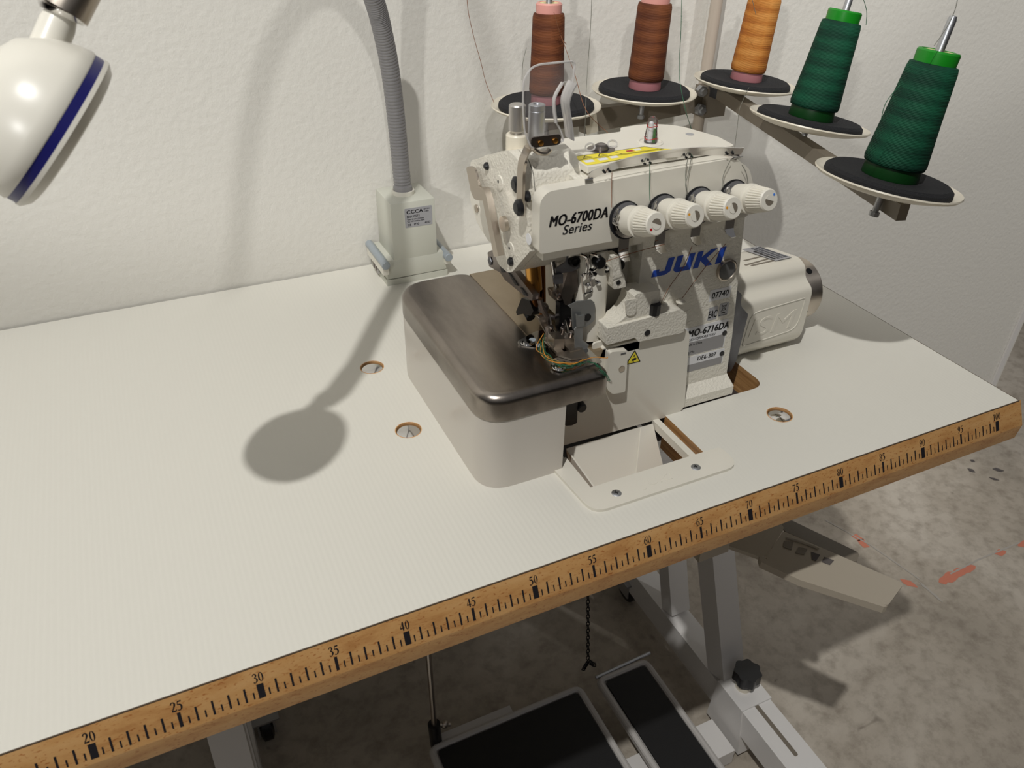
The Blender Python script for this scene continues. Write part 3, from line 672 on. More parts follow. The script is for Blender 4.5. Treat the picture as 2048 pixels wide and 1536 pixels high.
# thread take-up lever of sheet nickel along the plate's rear edge
mb = MB(); mb.extrude(rounded([(55.3,24.1,21.95),(55.3,23.23,22.39),(55.3,22.18,22.43),(55.3,21.38,21.28),(55.3,20.77,21.36),(55.3,20.37,21.45),(55.3,20.07,20.64),(55.3,20.78,20.26),(55.3,22.35,19.79),(55.3,23.09,20.13)], [.2, .35, .35, .2, .1, .1, .1, .2, .5, .3]), (-.18, 0, 0), .05)
mb.extrude([(55.25,20.45,21.52),(55.25,19.66,21.79),(55.25,18.97,21.37),(55.25,17.4,18.61),(55.25,16.61,17.22),(55.25,17.47,16.77),(55.25,18.07,17.91),(55.25,19.66,20.71)], (-.55, 0, 0), .08)
obj('thread_lever', mb, 'nickel', mc)
# ---- tension plate
pl = rounded(xz([(56.1, 18.95), (75.75, 18.8), (75.6, 21.6), (74.9, 23.0), (73.2, 24.1), (56.6, 23.75), (56.0, 23.1)], 12.3), [.35, .5, .5, .6, 1.0, .5, .6], 5)
mb = MB(); mb.extrude(pl, (0, 1.3, 0), .22, 3); tp = obj('tension_plate', mb, 'enamel', mc)
mb = MB(); mb.box(56.8, 75.2, 13.0, 14.2, 18.0, 18.9, .1); obj('lower_lip', mb, 'enamel', tp)
text('model_lettering', 'MO-6700DA', (56.85, 12.29, 21.0), X, Z, .84, 'ink', tp, sx=.74, shear=.22, bold=.05)
text('series_lettering', 'Series', (58.0, 12.29, 20.2), X, Z, .75, 'greyink', tp, sx=.95, shear=.22, bold=.02)
# four dials
ax = V(0, -.957, .29)
for k, (kx, kz, dot, da) in enumerate(((63.25, 20.55, 'red', 215), (66.65, 20.62, 'orange', 160), (70.08, 20.7, 'orange', 170), (73.5, 20.8, 'bluedot', 40))):
    o_ = V(kx, 12.3, kz)
    mb = MB(); mb.lathe(o_, ax, [(1.0, 0), (1.25, .1), (1.28, .25), (1.05, .38), (1.32, .52), (1.34, .62), (1.0, .75), (1.22, .95), (1.0, 1.05)], 36); td = obj('tension_discs', mb, 'chrome', mc)
    mb = MB(); mb.lathe(o_, ax, [(1.38, .28), (1.46, .34), (1.46, .44), (1.3, .5)], 36); obj('black_ring', mb, 'black', td)
    mb = MB(); mb.lathe(o_, ax, [(1.0, 1.0), (1.14, 1.05), (1.14, 2.2), (1.19, 2.25), (1.19, 2.5), (1.08, 2.56)], 40); cl = obj('dial_collar', mb, 'knobwhite', mc)
    mb = MB(); n_ = 90
    a_, u_, w_ = mb.frame(ax); u_ = X - a_ * X.dot(a_); u_.normalize(); w_ = a_.cross(u_)
    rings = []
    for r0, r1, h in ((1.04, 1.04, 2.5), (1.05, 1.05, 2.95), (1.06, .98, 3.05), (.9, .84, 4.25), (.86, .86, 4.4), (.78, .78, 4.5)):
        rings.append([mb.b.verts.new(o_ + a_ * h + (u_ * math.cos(2 * PI * i / n_) + w_ * math.sin(2 * PI * i / n_)) * (r0 if i % 3 else r1)) for i in range(n_)])
    for A, B in zip(rings, rings[1:]):
        for i in range(n_): mb.face([A[i], A[(i + 1) % n_], B[(i + 1) % n_], B[i]])
    mb.face(rings[-1])
    dl = obj('tension_dial', mb, 'knobwhite', mc, sharp=20)
    mb = MB(); mb.lathe(o_, ax, [(.40, 4.42), (.40, 4.52), (.0, 4.52)], 24); obj('socket', mb, 'greige', dl)
    a2 = math.radians(da - 60)
    mb = MB(); e_ = o_ + a_ * 4.515
    hp = [e_ + (u_ * math.cos(a2 + PI * i / 12) + w_ * math.sin(a2 + PI * i / 12)) * .40 for i in range(13)]
    mb.extrude(hp, a_ * .03); obj('half_cap', mb, 'knobwhite', dl)
    a3 = math.radians(da)
    mb = MB(); mb.lathe(o_ + a_ * 4.49 + (u_ * math.cos(a3) + w_ * math.sin(a3)) * .58, ax, [(.1, 0), (.1, .03), (0, .03)], 14); obj('colour_dot', mb, dot, dl)
    # eyelet above left and finger below
    mb = MB(); mb.strap(smooth_path([(kx - .55, 12.0, kz + .55), (kx - 1.0, 11.7, kz + .9), (kx - 1.25, 11.4, kz + 1.0), (kx - 1.35, 11.0, kz + .75)], 4), (.3, 0, 1), .75, .08)
    mb.ball((kx - 1.3, 11.2, kz + .35), .22, 12); obj('thread_eyelet', mb, 'chrome', mc)
    mb = MB(); mb.strap([(kx + .1, 12.1, kz - .9), (kx + .1, 12.0, kz - 2.6), (kx + .05, 11.7, kz - 2.9), (kx + .2, 11.4, kz - 3.15)], X, [.95, .9, .8, .5], .09); obj('thread_finger', mb, 'chrome', mc)
# ---- top cover
cv = [p for p in [(58.22,10.01,24.5),(57.94,8.69,24.5),(71.14,9.1,24.5),(71.78,12.46,24.5),(71.91,15.24,24.5),(72.01,17.79,24.5),(71.13,19.05,24.5),(67.79,19.08,24.5),(66.61,18.12,24.5),(62.84,18.42,24.5)]]
mb = MB(); cvr = rounded([(60.6, 13.7, 24.1), (74.2, 13.7, 24.1), (74.4, 16.2, 24.1), (73.2, 20.2, 24.1), (70.8, 21.6, 24.1), (68.2, 21.4, 24.1), (67.6, 20.4, 24.1), (60.6, 20.6, 24.1)], [.1, .4, .5, 1.6, 1.2, .3, .3, .2], 5)
mb.extrude(cvr, (0, 0, .45), .12, 2); tc_ = obj('top_cover', mb, 'enamel', mc)
mb = MB(); mb.lathe((68.3, 17.0, 24.55), Z, [(1.05, 0), (1.05, .05), (.9, .09), (.85, .02), (0, .02)], 30); obj('gauge_seat', mb, 'enamel', tc_)
mb = MB(); mb.lathe((68.3, 17.0, 24.57), Z, [(.52, 0), (.5, .6), (.42, 1.2), (.40, 1.6), (.36, 1.85), (.2, 2.02), (0, 2.06)], 28); gg = obj('oil_gauge', mb, 'clear', mc)
mb = MB(); mb.lathe((68.45, 16.75, 24.6), Z, [(.12, 0), (.12, 1.1), (0, 1.12)], 14); obj('float', mb, 'green', gg)
mb = MB(); mb.lathe((68.25, 17.05, 24.6), Z, [(.24, 0), (.24, .9), (.2, 1.0), (.2, 1.5), (.1, 1.6)], 18); obj('gauge_core', mb, 'white_label', gg)
mb = MB()
for h, r in ((.35, .52), (1.32, .43)): mb.tube([V(68.3 + r * math.cos(2 * PI * i / 24), 17 + r * math.sin(2 * PI * i / 24), 24.57 + h + (.05 * math.sin(6 * PI * i / 24))) for i in range(24)], .03, 6, close=True)
obj('red_line', mb, 'red', gg)
mb = MB(); mb.ball((63.7, 17.0, 24.6), .62, 20, .75); og = obj('oil_cap', mb, 'clear', mc)
mb = MB(); mb.lathe((63.7, 17.0, 24.56), Z, [(1.1, 0), (1.1, .02), (.55, .05), (.5, .3), (.2, .35), (0, .35)], 24); obj('cap_core', mb, 'darksteel', og)
for sg in (-1, 1):
    mb = MB(); c_ = V(63.7 + sg * 1.0, 17.0, 24.85)
    mb.tube([c_ + V(.42 * math.cos(a), .12 * math.sin(a), .25 * math.sin(a)) for a in [2 * PI * i / 16 for i in range(16)]], .07, 6, close=True); obj('cap_ear', mb, 'frosted', og)
for (a, b_, r) in ((68.0, 14.35, .95), (61.9, 14.6, .45), (72.6, 17.6, .35)):
    mb = MB(); mb.lathe((a, b_, 24.555), Z, [(r, 0), (r * 1.0, .01), (r * .85, .015), (0, .012)], 28); obj('recess', mb, 'silver_label', tc_)
# yellow warning label wrapped on the top
lb = [(60.85,14.97,24.57),(67.47,14.66,24.57),(67.29,12.43,24.57),(59.35,12.17,24.57)]
mb = MB(); mb.extrude([(60.8, 15.15, 24.56), (68.3, 15.2, 24.56), (69.6, 14.5, 24.56), (61.9, 14.1, 24.56), (60.8, 14.1, 24.56)], (0, 0, .012)); mb.extrude([(60.8, 16.2, 24.56), (67.2, 16.2, 24.56), (68.3, 15.1, 24.56), (60.8, 15.1, 24.56)], (0, 0, .012)); yl = obj('warning_label', mb, 'yellow', tc_)
mb = MB()
for a in (61.7, 63.0):
    for p, q in (((a - .4, 15.5), (a + .4, 15.5)), ((a - .4, 15.5), (a, 16.05)), ((a + .4, 15.5), (a, 16.05))):
        p, q = V(*p, 0), V(*q, 0); t = (q - p).normalized(); s_ = V(-t.y, t.x, 0) * .035; mb.extrude([v + V(0, 0, 24.573) for v in (p - s_, q - s_, q + s_, p + s_)], (0, 0, .006))
for p, q in (((60.8, 15.3), (67.9, 15.3)), ((64.2, 16.2), (64.6, 15.3)), ((60.8, 16.2), (67.2, 16.2)), ((67.2, 16.2), (68.3, 15.15)), ((62, 14.14), (69.5, 14.5))):
    p, q = V(*p, 0), V(*q, 0); t = (q - p).normalized(); s_ = V(-t.y, t.x, 0) * .03; mb.extrude([v + V(0, 0, 24.573) for v in (p - s_, q - s_, q + s_, p + s_)], (0, 0, .006))
obj('label_drawing', mb, 'ink', yl)
mb = MB()
for a, b_, w, h in ((61.0, 14.6, .8, .5), (62.2, 14.6, .8, .5), (63.3, 14.7, .7, .45), (66.0, 15.6, .6, .4)): mb.extrude([(a, b_, 24.573), (a + w, b_, 24.573), (a + w, b_ + h, 24.573), (a, b_ + h, 24.573)], (0, 0, .006))
obj('label_patch', mb, 'white_label', yl)
mb = MB(); mb.extrude([(65.2, 15.6, 24.573), (65.9, 15.55, 24.573), (65.8, 15.95, 24.573), (65.3, 15.9, 24.573)], (0, 0, .008)); obj('label_mark', mb, 'red', yl)
# chrome thread guide over the plate
gp = smooth_path([(59.79,12.2,24.46),(62.02,12.2,24.98),(64.58,12.2,25.25),(67.25,12.2,25.26),(70.05,12.2,25.07),(73.7,12.2,24.54)], 6)
mb = MB(); mb.strap([p + Y * .0 for p in gp], (0, -.35, .94), [.55] + [.75] * (len(gp) - 2) + [.85], .07); tg = obj('thread_guide', mb, 'chrome', mc)
mb = MB(); mb.strap([gp[-1] + V(-.3, -.05, -.35), gp[-1] + V(-.9, .5, -.9)], X, .9, .07); mb.strap([gp[0] + V(.1, 0, -.2), gp[0] + V(.5, .6, -.7)], X, .7, .07); obj('guide_foot', mb, 'chrome', tg)
for q in [(61.15,12.1,24.61),(61.57,12.1,24.63),(64.57,12.1,24.79),(65.06,12.1,24.81),(68.3,12.1,24.81),(68.81,12.1,24.79),(72.2,12.1,24.59),(72.74,12.1,24.57)]:
    mb = MB(); mb.lathe((q[0], 12.1, q[2]), OUT, [(.09, -.12), (.09, .04), (0, .04)], 10); obj('eyelet', mb, 'black', tg)
# ---- bed: white side cover, steel cloth plate
cv = rounded([(50.1, 9.0, 0), (57.35, 9.0, 0), (57.35, 9.7, 0), (58.2, 14, 0), (58.3, 30.6, 0), (50.1, 30.6, 0)], [2.6, 0, 0, 0, 2.5, 3.0], 8)
mb = MB(); mb.extrude(cv, (0, 0, 7.0), .08, 2); co = obj('side_cover', mb, 'coverwhite', mc)
def rot_outline(o_, d):
    c_ = sum((V(p) for p in o_), V(0, 0, 0)) / len(o_); return [V(p) + (V(p) - c_).normalized() * d for p in o_]
sp_o = rounded([(50.0, 8.9, 0), (61.35, 8.95, 0), (61.35, 12.0, 0), (58.1, 12.2, 0), (58.1, 30.5, 0), (50.0, 30.5, 0)], [2.7, .9, .1, .1, 2.2, 3.2], 9)
def domed(mb, o_, z0, z1, r):
    """plate with a rolled-over top edge"""
    n_ = len(o_); nrm_ = []
    for i in range(n_):
        t = (o_[(i + 1) % n_] - o_[i - 1]).normalized(); nrm_.append(V(-t.y, t.x, 0))
    rings = [[mb.b.verts.new((p.x, p.y, z0)) for p in o_]]
    for j in range(6):
        a = j / 5 * PI / 2; rings.append([mb.b.verts.new((p.x + q.x * r * (1 - math.cos(a)), p.y + q.y * r * (1 - math.cos(a)), z1 - r + r * math.sin(a))) for p, q in zip(o_, nrm_)])
    for A, B in zip(rings, rings[1:]):
        for i in range(n_): mb.face([A[i], A[(i + 1) % n_], B[(i + 1) % n_], B[i]])
    mb.face(rings[-1]); mb.face(rings[0][::-1])
mb = MB(); domed(mb, sp_o, 6.95, 9.25, .75); cp = obj('cloth_plate', mb, 'steel', mc, sharp=50)
mb = MB(); mb.box(58.2, 66, 12.0, 16.5, 8.4, 9.2, .05); mb.box(57.5, 66, 16.4, 29.5, 8.4, 9.262, .04); obj('rear_cloth_plate', mb, 'tansteel', mc)
mb = MB(); mb.extrude(rounded([(56.2, 15.9, 9.25), (56.0, 15.2, 9.25), (57.1, 14.4, 9.25), (58.6, 13.9, 9.25), (60, 13.6, 9.25), (60, 16.6, 9.25), (58.4, 16.8, 9.25)], [.3, .4, .2, 0, 0, 0, .2]), (0, 0, .12), .05); n1 = obj('needle_plate', mb, 'polished', mc)
mb = MB(); mb.extrude(rounded([(56.7, 10.9, 9.25), (57.1, 10.0, 9.25), (61.2, 10.2, 9.25), (61.2, 12.6, 9.25), (57.6, 12.2, 9.25)], [.4, .4, .1, .1, .4]), (0, 0, .12), .05); n2 = obj('needle_plate', mb, 'polished', mc)
for a, b_, pr in ((56.85, 15.3, n1), (57.55, 10.85, n2)):
    mb = MB(); mb.lathe((a, b_, 9.36), Z, [(.55, 0), (.5, .06), (.36, .03), (.3, .14), (0, .16)], 24); obj('plate_screw', mb, 'chrome', pr)
for a, b_ in ((57.5, 15.6), (57.6, 14.55)):
    mb = MB(); mb.lathe((a, b_, 9.38), Z, [(.3, 0), (.28, .03), (0, .03)], 20); obj('blue_plug', mb, 'roller', n1)
# front panel with hinge and warning triangle
pn = rounded(xz([(62.4, 9.35), (65.6, 9.4), (70.9, 9.15), (71.3, 8.6), (72.1, .3), (71.2, -.2), (57.6, 0), (57.6, 6.9), (61.6, 6.9)], 12.0), [.1, 0, .3, .3, .8, .3, .1, .1, .1], 4)
mb = MB(); mb.extrude(pn, (0, 1.0, 0), .15, 3); fp = obj('front_panel', mb, 'enamel', mc)
mb = MB(); mb.extrude(rounded(xz([(62.6, 9.3), (64.4, 9.0), (64.6, 4.7), (63.3, 4.8), (62.6, 5.6)], 11.3), [.3, .15, .2, .3, .4]), (0, 1.2, 0), .18, 3); hg = obj('hinge', mb, 'enamel', fp)
mb = MB(); mb.lathe((63.95, 11.28, 7.3), OUT, [(.3, -.05), (.3, .04), (.2, .05), (0, .03)], 20); obj('hinge_screw', mb, 'nickel', hg)
mb = MB(); mb.box(63.7, 64.2, 11.27, 11.32, 8.75, 8.9); obj('hinge_slot', mb, 'greyink', hg)
tri = [(64.75, 7.05), (66.35, 7.0), (65.6, 8.4)]
mb = MB(); mb.extrude(rounded(xz(tri, 12.0), .08, 2), (0, -.02, 0)); wt = obj('warning_triangle', mb, 'ink', fp)
cx_, cz_ = sum(p[0] for p in tri) / 3, sum(p[1] for p in tri) / 3
mb = MB(); mb.extrude(xz([(cx_ + (a - cx_) * .78, cz_ + (b_ - cz_) * .78) for a, b_ in tri], 11.98), (0, -.01, 0)); ty = obj('triangle_field', mb, 'yellow', wt)
mb = MB(); mb.extrude(xz([(65.35, 7.3), (65.8, 7.35), (65.85, 7.5), (65.7, 7.6), (65.4, 7.5)], 11.965), (0, -.01, 0)); mb.extrude(xz([(65.5, 7.75), (65.65, 7.75), (65.6, 7.95)], 11.965), (0, -.01, 0)); mb.extrude(xz([(65.5, 7.2), (65.6, 7.2), (65.6, 7.35)], 11.965), (0, -.01, 0)); obj('triangle_drawing', mb, 'ink', wt)
# swing-out guard left of the hinge
mb = MB(); mb.extrude(rounded([(61.59,12.6,9.62),(61.78,12.6,6.7),(63.62,12.6,5.85),(63.45,12.6,9.07),(63.13,12.6,9.84),(61.72,12.6,9.79)], [.2, .1, .1, .3, .3, .1]), (0, -.2, 0), .06); obj('looper_lid', mb, 'enamel', mc)
mb = MB(); mb.extrude(rounded([(58.66,11.4,5.47),(59.88,11.4,5.33),(59.97,11.4,2.64),(59.48,11.4,2.52),(58.83,11.4,2.66)], .1), (0, .7, 0), .06); mb.cyl([(60.34,11.2,4.17)][0], V([(60.34,11.2,4.17)][0]) + Y * .8, .42, .5, 18, .08); obj('looper_latch', mb, 'black', mc)
# black block put in for the shade of the cavity under the bed bar
mb = MB(); mb.box(61.5, 66, 13.4, 15, 6, 10); obj('looper_cavity_shade', mb, 'blacksteel', mc)
# ---- needle and presser mechanism
mb = MB(); mb.cyl((58.25, 17.0, 13.3), (58.15, 17.4, 16.2), .66, None, 28, .05); br = obj('presser_bushing', mb, 'brass', mc)
mb = MB(); mb.cyl((58.35, 16.7, 11.6), (58.25, 17.0, 13.3), .4); mb.cyl((59.7, 18.0, 9.6), (59.6, 18.5, 15.5), .3); obj('presser_bar', mb, 'bronze', mc)
mb = MB()
mb.extrude(rounded([(58.6,18.48,11.94),(58.6,16.97,12.39),(58.6,16.18,11.82),(58.6,16.68,11.08),(58.6,18.19,10.51),(58.6,19.34,9.77),(58.6,19.56,10.02)], .1), (-.8, 0, 0), .08); mb.cyl((58.2, 18.4, 10.8), (58.2, 17.4, 10.4), .4); obj('presser_lever_block', mb, 'blacksteel', mc)
mb = MB(); mb.tube([(57.81,15.2,13.42),(58.02,15.2,12.72),(58.48,15.2,11.77),(58.72,15.2,10.75),(59.24,15.2,9.75),(59.5,15.2,8.59)], .24, 10); mb.ball((58.7, 16.2, 11.9), .5, 14); mb.ball((58.9, 15.7, 11.2), .35, 14); mb.cyl((58.7, 15.6, 11.4), (59.6, 15.3, 11.2), .22); obj('presser_arm', mb, 'darksteel', mc)
mb = MB(); mb.extrude(rounded([(57.73,15,11.76),(58.38,15,11.7),(59.45,15,9.31),(59.03,15,9.12),(57.99,15,11.03)], .1), (0, .5, 0), .08); obj('presser_link', mb, 'nickel', mc)
# foot
mb = MB()
mb.box(58.15, 58.75, 12.4, 15.0, 9.5, 9.75, .04); mb.box(59.3, 60.3, 12.2, 15.0, 9.45, 9.7, .04)
mb.extrude([(58.1, 12.5, 9.4), (58.9, 11.3, 9.4), (60.3, 11.1, 9.4), (60.6, 12.6, 9.4)], (0, 0, .2), .05)
mb.extrude(rounded([(58.15, 13.0, 9.7), (59.0, 12.7, 9.7), (59.1, 14.0, 9.7), (58.2, 14.2, 9.7)], .06), (0, 0, 1.0), .06)
mb.extrude([(59.2, 13.4, 9.7), (60.2, 13.2, 9.7), (60.2, 14.6, 9.7), (59.2, 14.8, 9.7)], (0, 0, .5), .06)
mb.extrude([(58.3, 14.4, 9.7), (58.7, 14.3, 9.7), (58.75, 15.4, 11.6), (58.35, 15.5, 11.6)], (.25, 0, 0), .03)
ft = obj('presser_foot', mb, 'nickel', mc)
for a, b_, c_ in ((58.6, 14.6, 10.9), (59.5, 14.2, 10.8), (60.0, 13.6, 10.6), (60.4, 14.4, 11.3)):
    mb = MB(); mb.cyl((a, b_, c_ - .6), (a, b_ - .2, c_ + .2), .22, None, 14, .06); obj('foot_screw', mb, 'darksteel', ft)
# needle bar and clamp
mb = MB(); mb.cyl((59.7, 15.3, 12.6), (59.3, 16.4, 17.5), .26); mb.cyl((60.1, 14.3, 9.6), (59.8, 15.2, 12.8), .33); mb.cyl((59.9, 14.7, 10.9), (59.8, 14.95, 11.9), .42); mb.cyl((60.25, 14.0, 9.3), (60.1, 14.3, 10.4), .1); nb = obj('needle_bar', mb, 'chrome', mc)
mb = MB(); mb.extrude(rounded([(58.72,14.8,14.11),(59.93,14.8,14),(60.09,14.8,13.04),(59.43,14.8,12.99),(58.85,14.8,13.39)], .12), (0, .8, 0), .08); obj('needle_clamp', mb, 'nickel', mc)
mb = MB(); mb.lathe([(59.34,14.7,13.71)][0], OUT, [(.38, -.2), (.38, .3), (.3, .35), (.15, .3), (0, .2)], 18); obj('clamp_screw', mb, 'darksteel', mc)
# upper thread guard plates
mb = MB(); mb.extrude(rounded([(58.45,13.8,16.2),(58.39,13.8,16.65),(59.26,13.8,17.04),(59.44,13.8,17.78),(60.52,13.8,17.67),(60.62,13.8,16.35),(60.17,13.8,16.17),(59.45,13.8,16.13)], [.1, .1, .1, .1, .1, .1, .1, .1]), (0, .15, 0), .04)
mb.extrude(rounded([(58.14,13.6,16),(58.26,13.6,16.24),(58.98,13.6,16.19),(59.03,13.6,15.34),(58.26,13.6,15.41)], .08), (0, .2, 0), .04)
ug = obj('thread_cover', mb, 'castalu', mc)
mb = MB(); mb.lathe([(59.96,13.7,17.08)][0], OUT, [(.5, -.1), (.45, .25), (.3, .3), (.25, .15), (0, .12)], 22); obj('cover_screw', mb, 'blacksteel', ug)
mb = MB(); mb.extrude(rounded([(59.72,14.2,15.9),(60.59,14.2,15.95),(60.82,14.2,14.1),(60.33,14.2,13.74),(60.29,14.2,12.82),(59.67,14.2,12.96),(59.24,14.2,13.97)], .1), (0, .5, 0), .08); obj('guard_arm', mb, 'darksteel', mc)
# take-up loops
tl = MB()
for dx, top in ((0, 1166), (16, 1186)):
    pts = [V(p) for p in ([(60.44,13.2,16.08),(61.22,13.2,16.06),(61.55,13.2,14.29),(60.76,13.2,14.23)] if dx == 0 else [(60.72,13.2,17.76),(61.08,13.2,17.18),(61.12,13.2,15.59),(60.98,13.2,15.62)])]
    tl.tube(smooth_path(rounded(pts, .2, 3) + [rounded(pts, .2, 3)[0]], 2), .1, 8)
tl.tube(smooth_path([(60.05,13,17.97),(60.62,13,17.61),(60.85,13,16.88),(60.81,13,16.23)], 5), .16, 8); tl.tube(smooth_path([(60.95,13,17.89),(61.67,13,17.5),(61.82,13,16.78),(61.35,13,16.34),(60.88,13,16.52)], 5), .16, 8)
obj('take_up_loop', tl, 'chrome', mc)
mb = MB(); mb.box(61.3, 64.3, 13.6, 15.2, 15.5, 18.2, .15); mb.cyl((61.9, 13.6, 16.9), (61.9, 12.7, 16.9), .5, None, 20, .1); mb.cyl((63.9, 13.7, 16.2), (63.9, 12.9, 16.2), .45, None, 20, .1); mb.cyl((61.2, 13.4, 15.8), (63.8, 13.4, 16.0), .3); obj('take_up_block', mb, 'blacksteel', mc)
for a, c_ in ((61.3, 15.9), (62.6, 16.4), (61.9, 15.2), (61.0, 15.1)):
    mb = MB(); mb.cyl((a, 13.2, c_), (a, 12.75, c_ - .1), .2, None, 14, .05); obj('take_up_screw', mb, 'chrome', mc)
mb = MB(); mb.extrude(rounded([(59.3,14.4,13.17),(60.71,14.4,13.1),(61.24,14.4,11.08),(60.94,14.4,9.78),(60.03,14.4,8.9),(59.35,14.4,10.55)], .1), (0, .7, 0), .1); obj('knife_arm', mb, 'blacksteel', mc)
# grey needle guard
mb = MB(); mb.extrude(rounded([(59.49,12.8,13.37),(60.64,12.8,13.49),(61.67,12.8,13.4),(61.81,12.8,11.78),(61.27,12.8,11.43),(60.8,12.8,11.3),(59.77,12.8,11.3)], [.15, .1, .2, .2, .2, .1, .1]), (0, .12, 0), .04)
mb.extrude([(59.49,12.8,13.37),(60.64,12.8,13.49),(61.67,12.8,13.4),(61.31,12.8,13.76),(60.01,12.8,13.9),(59.15,12.8,13.68)], (0, .12, 0))
fg = obj('finger_guard', mb, 'greybracket', mc)
mb = MB(); mb.extrude(rounded([(59.75,12.4,13.01),(60,12.4,12.73),(60.56,12.4,12.74),(60.55,12.4,11.71),(59.89,12.4,11.73)], .12), (0, .15, 0), .05); mb.extrude([(59.9,12.5,11.72),(60.51,12.5,11.67),(60.57,12.5,10.32),(61.24,12.5,9.67),(60.5,12.5,7.97),(59.97,12.5,8.7),(59.73,12.5,11.47)], (0, .12, 0), .03); obj('guard_blade', mb, 'greybracket', fg)
mb = MB(); mb.lathe([(61.05,12.78,12.2)][0], OUT, [(.34, 0), (.34, .02), (0, .02)], 22); obj('guard_hole', mb, 'black', fg)
mb = MB(); mb.extrude(rounded([(60.04,14.6,12.77),(60.53,14.6,12.57),(60.69,14.6,10.13),(60.33,14.6,11.18),(60.04,14.6,11.97)], .1), (0, .3, 0), .03); obj('guard_side', mb, 'castalu', fg)
# foot lifter bar behind the arm
mb = MB(); a0, a1 = [(56.9,23.3,13.96)][0], [(57.9,16.92,12.84)][0]
mb.extrude(rounded([(57.2,24.43,13.77),(57.2,23.43,14.43),(57.2,22.78,14.42),(57.2,19.26,14.53),(57.2,15.21,13.91),(57.2,15.35,13.29),(57.2,16.09,13.12),(57.2,20.63,12.77),(57.2,21.69,13.01),(57.2,24.1,12.53)], .12), (.55, 0, 0), .08); fl = obj('foot_lifter', mb, 'darksteel', mc)
mb = MB(); mb.lathe([(57.15,23.76,13.23)][0], -X, [(.42, 0), (.4, .06), (.15, .07), (0, .0)], 6); obj('lifter_nut', mb, 'castalu', fl)
for q in ([(57.1,21.7,13.94),(57.1,21.07,13.98),(57.1,20.44,13.6),(57.1,21.16,13.27)], [(57.1,19.83,13.87),(57.1,19.42,13.91),(57.1,17.82,13.52),(57.1,18.4,13.34)], [(57.1,17.43,13.57),(57.1,17.05,13.65),(57.1,16.09,13.42),(57.1,16.65,13.24)]):
    mb = MB(); mb.extrude(q, (.1, 0, 0)); obj('lifter_slot', mb, 'black', fl)
# ---- knobs on the arm head
mb = MB(); mb.lathe((57.3, 19.0, 24.0), Z, [(r_, h_) for r_, h_ in ((.85, 0), (.85, 1.85), (.78, 1.95), (0, 1.95))], 40); rc = obj('regulator_collar', mb, 'ivory', mc)
mb = MB(); mb.cyl((57.3, 19.0, 25.2), (57.3, 19.0, 26.4), .36); mb.lathe((57.3, 19.0, 26.15), Z, [(.55, 0), (.64, .1), (.64, 1.9), (.56, 2.0), (0, 2.0)], 36)
M['knurl'] = mat('knurled_chrome', (206, 202, 198), .38, 1)
def knurl(m):
    n, l, b = nodes(m); tc = n.new('ShaderNodeTexCoord'); mp = n.new('ShaderNodeMapping'); mp.inputs['Rotation'].default_value = (.5, .5, .78)
    ck = n.new('ShaderNodeTexChecker'); ck.inputs['Scale'].default_value = 1300; l.new(tc.outputs['Object'], mp.inputs[0]); l.new(mp.outputs[0], ck.inputs['Vector'])
    bp = n.new('ShaderNodeBump'); bp.inputs['Strength'].default_value = .9; bp.inputs['Distance'].default_value = .0006; l.new(ck.outputs['Fac'], bp.inputs['Height']); l.new(bp.outputs[0], b.inputs['Normal'])
knurl(M['knurl']); obj('knurled_knob', mb, 'knurl', mc)
mb = MB(); mb.lathe((58.95, 19.0, 25.0), Z, [(.6, 0), (.64, .1), (.64, 2.5), (.6, 2.54), (.64, 2.58), (.64, 2.95), (.58, 3.0), (.3, 3.0), (.26, 2.9), (0, 2.9)], 32); obj('regulator_screw', mb, 'chrome_screw', mc)
# ---- eye shield on its bent lever
mb = MB(); mb.strap(smooth_path([(55.4,14.28,21.51),(55.4,14.25,22.61),(55.4,14.22,23.77),(55.4,14.2,24.89),(55.4,13.91,25.78)] + [(56.5,15.52,25.89),(56.5,14.66,26.5)], 5), (0, 1, 0), .95, .22); mb.cyl((55.5, 17.0, 19.7), (55.2, 17.0, 19.7), .6)
sl = obj('shield_lever', mb, 'nickel', mc)
mb = MB(); mb.lathe([(55.2,13.98,22.16)][0], -X, [(.62, -.1), (.62, .15), (.4, .35), (0, .38)], 22); obj('lever_screw', mb, 'black', sl)
mb = MB(); mb.extrude(rounded([(56,14,27.07),(56.15,14,27.2),(58.26,14,27.2),(58.4,14,27.01),(58.38,14,26.54),(58.18,14,26.42),(56.33,14,26.43),(56.01,14,26.68)], .15), (0, .15, 0), .04); sb = obj('shield_bracket', mb, 'darksteel', mc)
mb = MB(); mb.tube(smooth_path([(56.38,14.4,26.31),(56.87,14.4,25.92),(57.45,14.4,25.81),(57.76,14.4,26.06)], 5), .2, 8); obj('bracket_spring', mb, 'nickel', sb)
for q in [(56.75,13.98,26.74),(57.91,13.98,26.78)]:
    mb = MB(); mb.lathe(q, OUT, [(.22, 0), (.2, .14), (0, .18)], 14); obj('bracket_screw', mb, 'brass', sb)
mb = MB(); mb.extrude(rounded([(55.57,14.2,27.66),(55.41,14.2,29.29),(55.4,14.2,31.11),(55.94,14.2,31.84),(56.54,14.2,32.01),(59.15,14.2,32.04),(59.32,14.2,31.86),(59.24,14.2,30.71),(58.41,14.2,30.68),(57.87,14.2,29.83),(57.83,14.2,29.05),(58.05,14.2,27.98),(58.48,14.2,27.33),(58.78,14.2,26.55),(56.12,14.2,26.4)], [.3, .3, .3, .8, .5, .3, .2, .2, .3, .3, .3, .3, .3, .2, .3]), (0, .2, 0), .06); sh = obj('eye_shield', mb, 'clear', mc)
